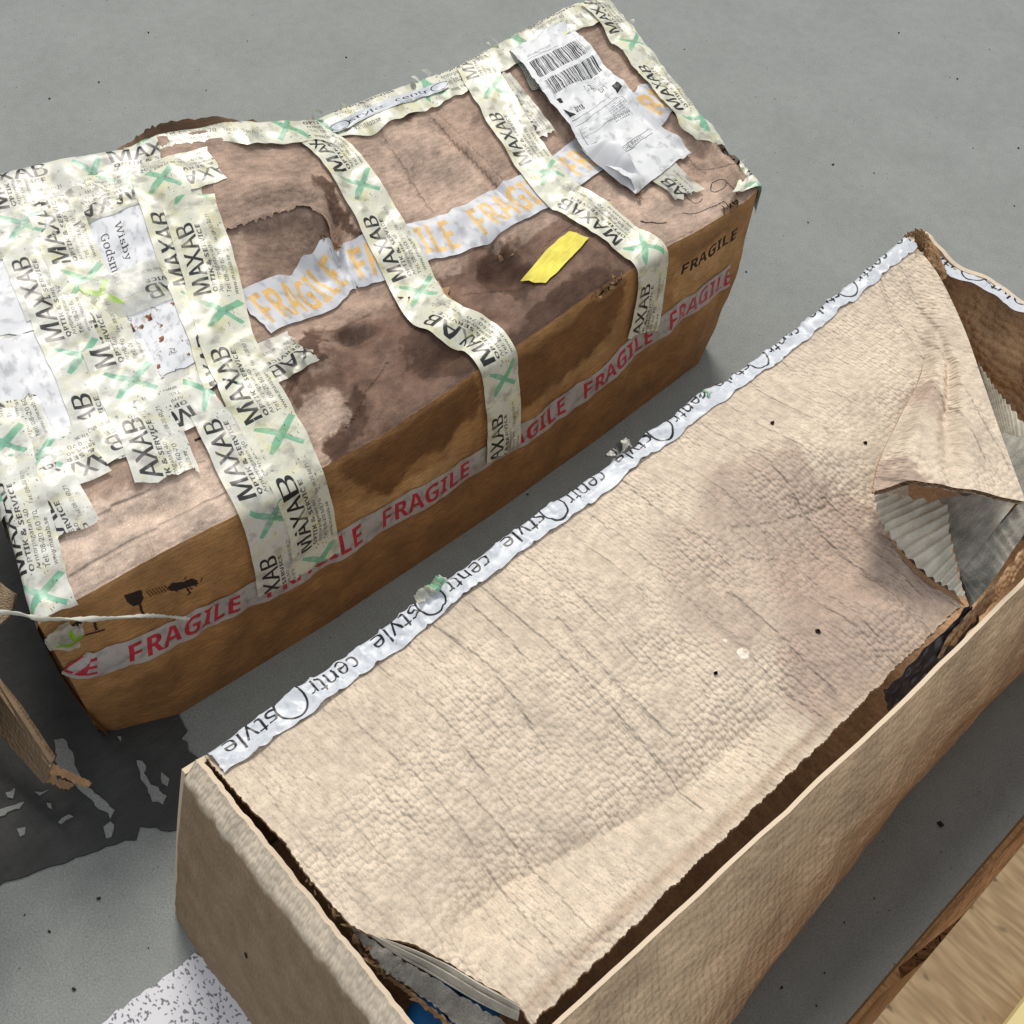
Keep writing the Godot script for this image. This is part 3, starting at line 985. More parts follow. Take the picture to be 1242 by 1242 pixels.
# the lid of the open box: damp basket-like dimples, creases across, darker patches
func bake_lid() -> void:
	var w := 1380
	var h := 465
	var n1 := noise_img(w, h, 0.008, 51)
	var n2 := noise_img(w, h, 0.05, 52)
	var n3 := noise_img(w, h, 0.35, 53, FastNoiseLite.TYPE_SIMPLEX, 2)
	var g := noise_img(w, h, 0.15, 54, FastNoiseLite.TYPE_CELLULAR, 1, 0.85, 1.3, false, 1.5)
	var darker := soft(w, h, [
		lid_uv(PackedVector2Array([Vector2(0.6103, -0.2799), Vector2(0.6715, -0.2535), Vector2(0.6976, -0.2079), Vector2(0.6822, -0.1735), Vector2(0.6699, -0.1163), Vector2(0.6696, -0.0864), Vector2(0.5866, -0.0824), Vector2(0.488, -0.0902), Vector2(0.4905, -0.1254), Vector2(0.5344, -0.1876), Vector2(0.5562, -0.2334), Vector2(0.5546, -0.2795)])), [lid_uv(PackedVector2Array([Vector2(0.6156, -0.324), Vector2(0.6902, -0.288), Vector2(0.6594, -0.2157), Vector2(0.5782, -0.215), Vector2(0.5361, -0.2724)])), 0.7],
		[lid_uv(PackedVector2Array([Vector2(0.5212, -0.3072), Vector2(0.5964, -0.2679), Vector2(0.5379, -0.164), Vector2(0.4829, -0.1706), Vector2(0.4762, -0.2366)])), 0.5], [lid_uv(PackedVector2Array([Vector2(0.8208, -0.2607), Vector2(0.8477, -0.2527), Vector2(0.8085, -0.2172), Vector2(0.7662, -0.2005), Vector2(0.7826, -0.2254)])), 0.9]], 18.0)
	var rim := soft(w, h, [lid_uv(PackedVector2Array([Vector2(0.1692, -0.0868), Vector2(0.2663, -0.0904), Vector2(0.3843, -0.086), Vector2(0.4857, -0.0884), Vector2(0.5854, -0.0815), Vector2(0.6682, -0.0855), Vector2(0.6739, -0.0935), Vector2(0.5845, -0.0892), Vector2(0.4858, -0.0967), Vector2(0.3854, -0.0951), Vector2(0.2676, -0.0998), Vector2(0.1677, -0.097)]))], 8.0)
	var cr := Image.create_empty(w, h, false, Image.FORMAT_L8)
	var runs := [PackedVector2Array([Vector2(0.8317, -0.2462), Vector2(0.7898, -0.1954), Vector2(0.7549, -0.1457)]), PackedVector2Array([Vector2(0.8438, -0.227), Vector2(0.7902, -0.1552), Vector2(0.7657, -0.125)]), PackedVector2Array([Vector2(0.9139, -0.3173), Vector2(0.8854, -0.2654), Vector2(0.8602, -0.2232)]), PackedVector2Array([Vector2(0.8109, -0.2193), Vector2(0.7756, -0.1721), Vector2(0.7553, -0.1407)]), PackedVector2Array([Vector2(0.9455, -0.3835), Vector2(0.9117, -0.332), Vector2(0.8769, -0.2713)]), PackedVector2Array([Vector2(0.969, -0.3813), Vector2(0.9528, -0.346), Vector2(0.9125, -0.2863)]),
		PackedVector2Array([Vector2(0.645, -0.2513), Vector2(0.6379, -0.1989), Vector2(0.6284, -0.1296), Vector2(0.6219, -0.0827)]), PackedVector2Array([Vector2(0.6683, -0.232), Vector2(0.6591, -0.1699), Vector2(0.6504, -0.1111)]), PackedVector2Array([Vector2(0.5996, -0.2421), Vector2(0.5936, -0.1912), Vector2(0.5782, -0.1096), Vector2(0.5713, -0.0836)]), PackedVector2Array([Vector2(0.5714, -0.2655), Vector2(0.5981, -0.2503), Vector2(0.635, -0.2336), Vector2(0.6682, -0.2226)]), PackedVector2Array([Vector2(0.5559, -0.2614), Vector2(0.5614, -0.2379), Vector2(0.5753, -0.2219), Vector2(0.5973, -0.2124)])]
	rng.seed = 77
	# flutes crushed right across the lid
	for e in [[0.138, 0.05, 0.42], [0.1635, 0.22, 0.86], [0.2155, 0.10, 0.97], [0.243, 0.5, 0.95], [0.262, 0.03, 0.62], [0.318, 0.05, 0.5], [0.352, 0.05, 0.35], [0.374, 0.06, 0.93], [0.398, 0.3, 0.75], [0.421, 0.04, 0.55], [0.470, 0.06, 0.42], [0.498, 0.1, 0.97], [0.523, 0.55, 0.95], [0.548, 0.03, 0.5], [0.572, 0.3, 0.97], [0.598, 0.05, 0.6], [0.622, 0.4, 0.96], [0.652, 0.02, 0.42], [0.69, 0.03, 0.35], [0.73, 0.03, 0.4], [0.78, 0.03, 0.36]]:
		var q := PackedVector2Array()
		var bow := rng.randf_range(-0.006, 0.008)
		for m in 5:
			var t := m / 4.0
			q.append(Vector2(e[0] + bow * sin(PI * t) - 0.004 * t + rng.randf_range(-0.0006, 0.0006), lerpf(lerpf(-0.385, -0.088, e[1]), lerpf(-0.385, -0.088, e[2]), t)))
		runs.append(q)
	for k in 70:
		var x := rng.randf_range(0.02, 0.98)
		var y := rng.randf_range(0.05, 0.8)
		var l := rng.randf_range(0.06, 0.25)
		line(cr, PackedVector2Array([Vector2(x * w, y * h), Vector2((x + rng.randf_range(-0.002, 0.004)) * w, (y + l) * h)]), 4.0, Color(0.2, 0.2, 0.2))
	for l in runs:
		var q := lid_uv(l)
		var r := PackedVector2Array()
		for k in 21:
			r.append(curve2(q, k / 20.0) * Vector2(w, h))
		var wt := 0.45 + 0.5 * fposmod(r[0].x * 0.173 + r[0].y * 0.31, 1.0)
		line(cr, r, 5.0 + 2.0 * wt, Color(wt, wt, wt) * 0.95)
	cr.resize(w / 3, h / 3, Image.INTERPOLATE_LANCZOS)
	cr.resize(w, h, Image.INTERPOLATE_CUBIC)
	var cd := cr.get_data()
	var out := PackedByteArray()
	out.resize(w * h * 3)
	var hm := PackedByteArray()
	hm.resize(w * h)
	for y in h:
		for x in w:
			var i := y * w + x
			var wx := clampi(x + (n2[i] - 128) / 5, 0, w - 1)
			var j := y * w + wx
			var c := Vector3(212, 196, 176)
			c = c.lerp(Vector3(172, 150, 136), darker[j] / 255.0 * 0.8)
			c = c.lerp(Vector3(170, 148, 128), rim[j] / 255.0 * 0.6)
			var k := 1.0 + (n1[i] - 128) * 0.0006 + (n2[i] - 128) * 0.0007 + (n3[i] - 128) * 0.0005 - 0.03 * cd[i] / 255.0
			if n3[i] > 236 and n2[i] > 150:
				k *= 0.8
			c *= k
			out[i * 3] = clampi(int(c.x), 0, 255)
			out[i * 3 + 1] = clampi(int(c.y), 0, 255)
			out[i * 3 + 2] = clampi(int(c.z), 0, 255)
			hm[i] = clampi(int(188 - g[i] * (0.24 + 0.2 * sm(70, 190, n1[i])) + 7.0 * sin(x * 0.66 + (n1[i] - 128) * 0.03) + (n3[i] - 128) * 0.03 - cd[i] * 0.34), 0, 255)
	var im := rgb_image(w, h, out)
	for e in [[PackedVector2Array([Vector2(0.4897, -0.1746)])[0], 9.0, Color8(236, 228, 214)], [PackedVector2Array([Vector2(0.4924, -0.1743)])[0], 4.0, Color8(222, 206, 184)], [PackedVector2Array([Vector2(0.487, -0.1918)])[0], 3.0, Color8(234, 224, 208)]]:
		var q := Vector2((e[0].x - 0.1) / 0.92 * w, (e[0].y + 0.39) / 0.31 * h)
		var p := PackedVector2Array()
		for k in 14:
			p.append(q + Vector2.from_angle(k / 14.0 * TAU) * e[1] * (0.8 + 0.35 * noi.get_noise_1d(k * 1.7 + e[1])))
		fill_poly(im, p, e[2])
	M.lid = mat(tex(im), 0.72, tex(l_image(w, h, hm)), 0.62)


func make_materials() -> void:
	bake_top()
	bake_front()
	bake_lid()
	var k1 := bake_card(512, 512, Color8(132, 98, 64), 1.0, 101)
	M.kraft = mat(k1[0], 0.75, k1[1], 0.12)
	M.kraft.uv1_scale = Vector3(1, 1, 1)
	var k2 := bake_card(768, 512, Color8(218, 190, 156), 0.8, 111, true, 1.0)
	M.pale = mat(k2[0], 0.75, k2[1], 0.3)
	var k3 := bake_card(512, 512, Color8(160, 138, 112), 0.6, 121, true, 0.25)
	M.side = mat(k3[0], 0.75, k3[1], 0.3)
	var k4 := bake_card(512, 512, Color8(216, 180, 142), 1.0, 131)
	M.inner = mat(k4[0], 0.8, k4[1], 0.5)
	var k5 := bake_card(512, 512, Color8(198, 192, 178), 0.8, 141)
	M.liner = mat(k5[0], 0.85, k5[1], 0.06)
	var k6 := bake_card(512, 512, Color8(150, 146, 136), 1.6, 151)
	M.inner_dark = mat(bake_card(256, 256, Color8(120, 94, 74), 1.2, 195)[0], 0.85)
	M.grey_paper = mat(k6[0], 0.85, k6[1], 0.1)
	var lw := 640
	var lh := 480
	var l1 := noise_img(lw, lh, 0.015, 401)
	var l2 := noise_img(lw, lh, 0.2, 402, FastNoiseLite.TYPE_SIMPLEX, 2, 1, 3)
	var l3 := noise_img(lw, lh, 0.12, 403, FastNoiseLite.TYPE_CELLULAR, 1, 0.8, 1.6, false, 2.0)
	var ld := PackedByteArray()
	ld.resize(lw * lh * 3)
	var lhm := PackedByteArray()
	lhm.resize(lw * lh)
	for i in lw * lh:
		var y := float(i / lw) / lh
		var lit_top := 1.0 - sm(0.055, 0.10, y + (l1[i] - 128) * 0.0002)  # sunlit rolled edge painted in as a paler band along the top
		var c := Vector3(152, 130, 104).lerp(Vector3(226, 210, 188), lit_top) * (1.0 + (l1[i] - 128) * 0.0006 + (l2[i] - 128) * 0.0005)
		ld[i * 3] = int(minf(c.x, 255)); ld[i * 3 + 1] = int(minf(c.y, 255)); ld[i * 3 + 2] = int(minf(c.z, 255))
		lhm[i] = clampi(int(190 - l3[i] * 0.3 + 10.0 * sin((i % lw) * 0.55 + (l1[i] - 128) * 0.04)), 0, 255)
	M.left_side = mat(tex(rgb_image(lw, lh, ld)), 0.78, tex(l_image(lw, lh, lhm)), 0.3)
	M.rim = flat(Color8(216, 198, 174), 0.9)
	M.rim_dark = flat(Color8(120, 96, 70), 0.9)
	var k7 := bake_card(256, 256, Color8(176, 140, 104), 1.0, 161)
	M.torn = mat(k7[0], 0.85, k7[1], 0.1)
	M.tape = film(tex(bake_tape(Color8(226, 226, 208), 0.34, 0.93, Color8(128, 184, 150), 201)))
	M.tape_pale = film(tex(bake_tape(Color8(230, 231, 222), 0.3, 0.82, Color8(122, 180, 152), 211)))
	M.tape_dirty = film(tex(bake_tape(Color8(208, 208, 196), 0.6, 0.84, Color8(118, 168, 142), 221)))
	M.tape_clear = film(tex(bake_tape(Color8(206, 208, 198), 0.3, 0.62, Color8(128, 178, 40), 231)))
	M.fragile_orange = film(tex(bake_fragile(Color8(206, 208, 214), 0.95, Color8(228, 178, 92), 0.55, 241)), 0.45)
	M.fragile_red = film(tex(bake_fragile(Color8(196, 192, 190), 0.82, Color8(190, 24, 46), 0.3, 251)))
	M.style = mat(tex(bake_style_tape()), 0.32)
	M.tape_pale_solid = flat(Color8(206, 207, 196), 0.4)
	M.wide_film = film(tex(bake_film()))
	M.label = mat(tex(bake_label()), 0.42)
	M.paper_named = mat(tex(bake_paper(true, false, 71)), 0.5)
	M.paper_cracked = mat(tex(bake_paper(false, true, 73)), 0.55)
	M.paper_plain = mat(tex(bake_paper(false, false, 75)), 0.4)
	M.yellow = mat(bake_card(256, 128, Color8(232, 218, 92), 0.5, 171)[0], 0.6)
	M.black_film = flat(Color8(62, 60, 66), 0.35)
	M.black_film.metallic_specular = 0.6
	M.blue = mat(bake_card(256, 256, Color8(52, 134, 216), 0.7, 181)[0], 0.45)
	# floor paint
	var w := 1024
	var a := noise_img(w, w, 0.005, 301, FastNoiseLite.TYPE_SIMPLEX_SMOOTH, 4, 1, 1, true)
	var b := noise_img(w, w, 0.03, 302, FastNoiseLite.TYPE_SIMPLEX_SMOOTH, 4, 1, 1, true)
	var c := noise_img(w, w, 0.3, 303, FastNoiseLite.TYPE_SIMPLEX, 3, 1, 1, true)
	var d := PackedByteArray()
	d.resize(w * w * 3)
	var hm := PackedByteArray()
	hm.resize(w * w)
	for i in w * w:
		var k := 1.0 + (a[i] - 128) * 0.00022 + (b[i] - 128) * 0.0002 + (c[i] - 128) * 0.0009
		if c[i] > 236:
			k *= 0.8
		d[i * 3] = clampi(int(136 * k), 0, 255)
		d[i * 3 + 1] = clampi(int(140 * k), 0, 255)
		d[i * 3 + 2] = clampi(int(138 * k), 0, 255)
		hm[i] = clampi(int(128 + (c[i] - 128) * 0.5 + (b[i] - 128) * 0.3), 0, 255)
	var fi := rgb_image(w, w, d)
	rng.seed = 500
	for k in 520:
		var q := Vector2i(rng.randi() % 1022, rng.randi() % 1022)
		var g := rng.randf_range(0.28, 0.5)
		fi.fill_rect(Rect2i(q, Vector2i(1 + rng.randi() % 2, 1 + rng.randi() % 2)), Color(g, g, g * 0.97))
	for k in 260:
		var q := Vector2i(rng.randi() % 1022, rng.randi() % 1022)
		var g := rng.randf_range(0.58, 0.66)
		fi.fill_rect(Rect2i(q, Vector2i(1 + rng.randi() % 2, 1)), Color(g, g, g))
	for k in 26:
		var q := Vector2(rng.randf_range(20, 1000), rng.randf_range(20, 1000))
		var v := Vector2.from_angle(rng.randf_range(0, TAU)) * rng.randf_range(10, 60)
		var g := rng.randf_range(0.5, 0.57)
		line(fi, PackedVector2Array([q, q + v * 0.5 + Vector2(2, 3), q + v]), 1.3, Color(g, g, g))
	M.floor = mat(tex(fi), 0.7, tex(l_image(w, w, hm)), 0.1)
	M.floor.uv1_triplanar = true
	M.floor.uv1_world_triplanar = true
	M.floor.uv1_scale = Vector3(1.25, 1.25, 1.25)
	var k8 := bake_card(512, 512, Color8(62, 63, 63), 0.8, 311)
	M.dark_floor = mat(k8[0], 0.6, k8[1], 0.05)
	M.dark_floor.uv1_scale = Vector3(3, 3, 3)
	# white paint with dark specks worn through it
	var s := 512
	var p := noise_img(s, s, 0.085, 321, FastNoiseLite.TYPE_SIMPLEX, 2, 1, 1.6, true)
	var q := noise_img(s, s, 0.02, 322, FastNoiseLite.TYPE_SIMPLEX_SMOOTH, 3, 1, 1, true)
	var e := PackedByteArray()
	e.resize(s * s * 3)
	for i in s * s:
		var f := sm(174, 194, p[i] + (q[i] - 128) * 0.25)
		e[i * 3] = int(lerpf(216, 120, f))
		e[i * 3 + 1] = int(lerpf(216, 121, f))
		e[i * 3 + 2] = int(lerpf(222, 128, f))
	M.white_floor = mat(tex(rgb_image(s, s, e)), 0.6)
	M.white_floor.uv1_scale = Vector3(4.5, 4.5, 4.5)
	# wood: pale plywood face and dark pressed chips
	var pw := 1024
	var ph := 384
	var r1 := noise_img(pw, ph, 0.012, 331, FastNoiseLite.TYPE_SIMPLEX_SMOOTH, 4, 7, 1)
	var r2 := noise_img(pw, ph, 0.12, 332, FastNoiseLite.TYPE_SIMPLEX_SMOOTH, 2, 9, 1)
	var r3 := noise_img(pw, ph, 0.03, 333, FastNoiseLite.TYPE_SIMPLEX_SMOOTH, 2, 3, 1)
	var o := PackedByteArray()
	o.resize(pw * ph * 3)
	for i in pw * ph:
		var ringv := sin(r1[i] * 0.12) * 0.5 + 0.5
		var k := 1.0 - 0.11 * ringv - 0.07 * (r2[i] - 128) / 128.0 - 0.4 * sm(206, 236, r3[i])
		o[i * 3] = clampi(int(150 * k), 0, 255)
		o[i * 3 + 1] = clampi(int(128 * k * (1.0 - 0.03 * ringv)), 0, 255)
		o[i * 3 + 2] = clampi(int(97 * k * (1.0 - 0.06 * ringv)), 0, 255)
	M.ply = mat(tex(rgb_image(pw, ph, o)), 0.6)
	M.ply.uv1_scale = Vector3(2.2, 4.0, 1)
	M.ply_dark = flat(Color8(122, 92, 58), 0.8)
	M.ply_mid = mat(M.ply.albedo_texture, 0.8)
	M.ply_mid.albedo_color = Color8(250, 225, 200)
	M.ply_mid.uv1_scale = Vector3(3, 9, 1)
	M.ply_light = flat(Color8(192, 162, 112), 0.8)
	var im := Image.create_empty(512, 256, false, Image.FORMAT_RGB8)
	im.fill(Color8(160, 122, 84))
	rng.seed = 91
	for k in 900:
		var t := Vector2(rng.randf_range(0, 512), rng.randf_range(0, 256))
		var v := Vector2.from_angle(rng.randf_range(-0.7, 0.7)) * rng.randf_range(8, 46)
		var sh := rng.randf()
		line(im, PackedVector2Array([t - v * 0.5, t + v * 0.5]), rng.randf_range(2, 8), Color8(int(96 + 100 * sh), int(68 + 82 * sh), int(42 + 64 * sh)))
	for k in 60:
		var t := Vector2(rng.randf_range(0, 512), rng.randf_range(0, 256))
		var v := Vector2.from_angle(rng.randf_range(-0.6, 0.6)) * rng.randf_range(10, 50)
		line(im, PackedVector2Array([t - v * 0.5, t + v * 0.5]), rng.randf_range(2, 5), Color8(36, 22, 14))
	M.chip = mat(tex(im), 0.85)
	M.chip.uv1_scale = Vector3(5, 10, 1)


# ---------------------------------------------------------------- the floor

func make_floor() -> void:
	var b := nb()
	quad(b, [Vector3(-30, 0, 30), Vector3(30, 0, 30), Vector3(30, 0, -30), Vector3(-30, 0, -30)])
	structure(put("floor", b, M.floor))
	b = nb()
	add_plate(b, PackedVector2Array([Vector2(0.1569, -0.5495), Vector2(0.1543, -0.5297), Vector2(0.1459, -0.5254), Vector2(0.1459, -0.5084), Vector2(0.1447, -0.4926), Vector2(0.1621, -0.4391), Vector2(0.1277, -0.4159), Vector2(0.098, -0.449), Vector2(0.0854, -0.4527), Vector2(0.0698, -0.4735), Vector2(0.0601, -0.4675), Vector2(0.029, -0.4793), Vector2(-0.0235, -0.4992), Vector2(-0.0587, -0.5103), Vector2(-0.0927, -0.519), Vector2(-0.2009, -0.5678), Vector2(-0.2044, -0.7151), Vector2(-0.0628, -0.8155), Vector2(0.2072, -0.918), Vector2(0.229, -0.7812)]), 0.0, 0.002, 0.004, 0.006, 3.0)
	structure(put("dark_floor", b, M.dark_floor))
	b = nb()
	var k := 0.0
	for p in [PackedVector2Array([Vector2(0.053, -0.5997), Vector2(0.0617, -0.5967), Vector2(0.0605, -0.5764), Vector2(0.0543, -0.5628), Vector2(0.0505, -0.5444), Vector2(0.056, -0.5245), Vector2(0.0588, -0.5019), Vector2(0.0538, -0.4979), Vector2(0.0498, -0.5171), Vector2(0.0452, -0.5382), Vector2(0.0443, -0.5573), Vector2(0.0417, -0.5738)]), PackedVector2Array([Vector2(0.0998, -0.5302), Vector2(0.1039, -0.5267), Vector2(0.0972, -0.5061), Vector2(0.1025, -0.4821), Vector2(0.0952, -0.4777), Vector2(0.091, -0.4878), Vector2(0.0938, -0.5091)]), PackedVector2Array([Vector2(-0.0058, -0.5823), Vector2(0.0026, -0.5794), Vector2(-0.0033, -0.5716), Vector2(-0.0089, -0.5765)]), PackedVector2Array([Vector2(-0.0214, -0.5715), Vector2(0.0015, -0.5622), Vector2(-0.0046, -0.5601), Vector2(-0.0218, -0.5646)]), PackedVector2Array([Vector2(0.0439, -0.4929), Vector2(0.0502, -0.4948), Vector2(0.0528, -0.4893), Vector2(0.0443, -0.4823), Vector2(0.0391, -0.4848)]), PackedVector2Array([Vector2(0.0157, -0.5637), Vector2(0.0229, -0.5586), Vector2(0.0159, -0.5582)]), PackedVector2Array([Vector2(0.0159, -0.5256), Vector2(0.0247, -0.5263), Vector2(0.0261, -0.523), Vector2(0.0169, -0.5216)]), PackedVector2Array([Vector2(-0.015, -0.5442), Vector2(-0.0087, -0.5407), Vector2(-0.0112, -0.5347), Vector2(-0.0158, -0.5367)]), PackedVector2Array([Vector2(0.1014, -0.5648), Vector2(0.1042, -0.5635), Vector2(0.1016, -0.5578), Vector2(0.0994, -0.5586)]), PackedVector2Array([Vector2(0.0171, -0.5498), Vector2(0.0202, -0.5449), Vector2(0.0159, -0.5402)]), PackedVector2Array([Vector2(0.111, -0.5052), Vector2(0.1138, -0.4983), Vector2(0.1077, -0.4916), Vector2(0.1056, -0.4967)])]:
		add_plate(b, p, 0.002, 0.0015, 0.003, 0.004, k)
		k += 3.0
	structure(put("floor_paint", b, M.floor))
	b = nb()
	add_plate(b, PackedVector2Array([Vector2(0.0423, -0.3457), Vector2(0.0129, -0.3462), Vector2(-0.0178, -0.3484), Vector2(-0.047, -0.3491), Vector2(-0.093, -0.3505), Vector2(-0.0659, -0.2229), Vector2(0.0751, -0.1752), Vector2(0.091, -0.2644)]), 0.0, 0.002, 0.003, 0.006, 40.0)
	structure(put("white_floor_paint", b, M.white_floor))


# ---------------------------------------------------------------- the taped box

func patch(q: PackedVector2Array, lift: float, wr: float, sd: float, nu := 24, nv := 24, rag := 0.0) -> Dictionary:
	# q: picture corners 0,0 / 1,0 / 1,1 / 0,1 of the texture, in box coordinates
	var b := nb()
	var P := PackedVector3Array()
	var UV := PackedVector2Array()
	for j in nv + 1:
		for i in nu + 1:
			var s := float(i) / nu
			var t := 1.0 - float(j) / nv
			var p := q[0].lerp(q[1], s).lerp(q[3].lerp(q[2], s), t)
			if rag > 0.0 and (i == 0 or i == nu or j == 0 or j == nv):
				p += Vector2(noi.get_noise_3d(p.x * 90, p.y * 60, sd), noi.get_noise_3d(p.x * 90, p.y * 60, sd + 4)) * rag
			var c := box_at(p.x, p.y)
			var n := (box_at(p.x + 0.004, p.y) - box_at(p.x - 0.004, p.y)).cross(box_at(p.x, p.y + 0.004) - box_at(p.x, p.y - 0.004)).normalized()
			P.append(c + n * (lift + wr * absf(noi.get_noise_3d(p.x * 60, p.y * 40, sd)) + wr * 0.4 * absf(noi.get_noise_3d(p.x * 200, p.y * 120, sd))))
			UV.append(Vector2(s, t))
	var flip := ((P[nu] - P[0]).cross(P[nu * 0 + (nu + 1) * nv] - P[0])).dot(Vector3(0, 1, 0.4)) < 0.0
	add_grid(b, P, UV, nu, nv, flip)
	return b


# small torn bits of paper standing off a surface point
func shreds(b: Dictionary, at: Vector3, spread: Vector3, n: int, size: float) -> void:
	for k in n:
		var p := at + Vector3(rng.randf_range(-1, 1) * spread.x, rng.randf_range(0, 1) * spread.y, rng.randf_range(-1, 1) * spread.z)
		var d := Vector3(rng.randf_range(-1, 1), rng.randf_range(0.1, 0.7), rng.randf_range(-1, 1)).normalized() * size * rng.randf_range(0.5, 1.3)
		var s := d.cross(Vector3(rng.randf_range(-1, 1), rng.randf_range(-1, 1), rng.randf_range(-1, 1))).normalized() * size * rng.randf_range(0.15, 0.4)
		var m := p + d * 0.5 + Vector3(0, size * 0.12, 0)
		quad(b, [p - s, p + s, m + s * 0.8, m - s * 0.9])
		quad(b, [m - s * 0.9, m + s * 0.8, p + d + s * 0.2, p + d - s * 0.1])


func tube(b: Dictionary, pts: PackedVector3Array, r: float, flatten := 1.0, seg := 60, twist := 0.0) -> void:
	var P := PackedVector3Array()
	var UV := PackedVector2Array()
	for k in seg + 1:
		var t := float(k) / seg
		var c := curve3(pts, t)
		var T := (curve3(pts, minf(t + 0.01, 1)) - curve3(pts, maxf(t - 0.01, 0))).normalized()
		var A := T.cross(Vector3.UP).normalized()
		var B := A.cross(T)
		var rr := r * (0.8 + 0.5 * noi.get_noise_1d(t * 40.0))
		for m in 9:
			var a := m / 8.0 * TAU
			var off := (A * cos(a) + B * sin(a) * flatten).rotated(T, twist * t)
			P.append(c + off * rr)
			UV.append(Vector2(t * 3.0, m / 8.0))
	add_grid(b, P, UV, 8, seg, false)


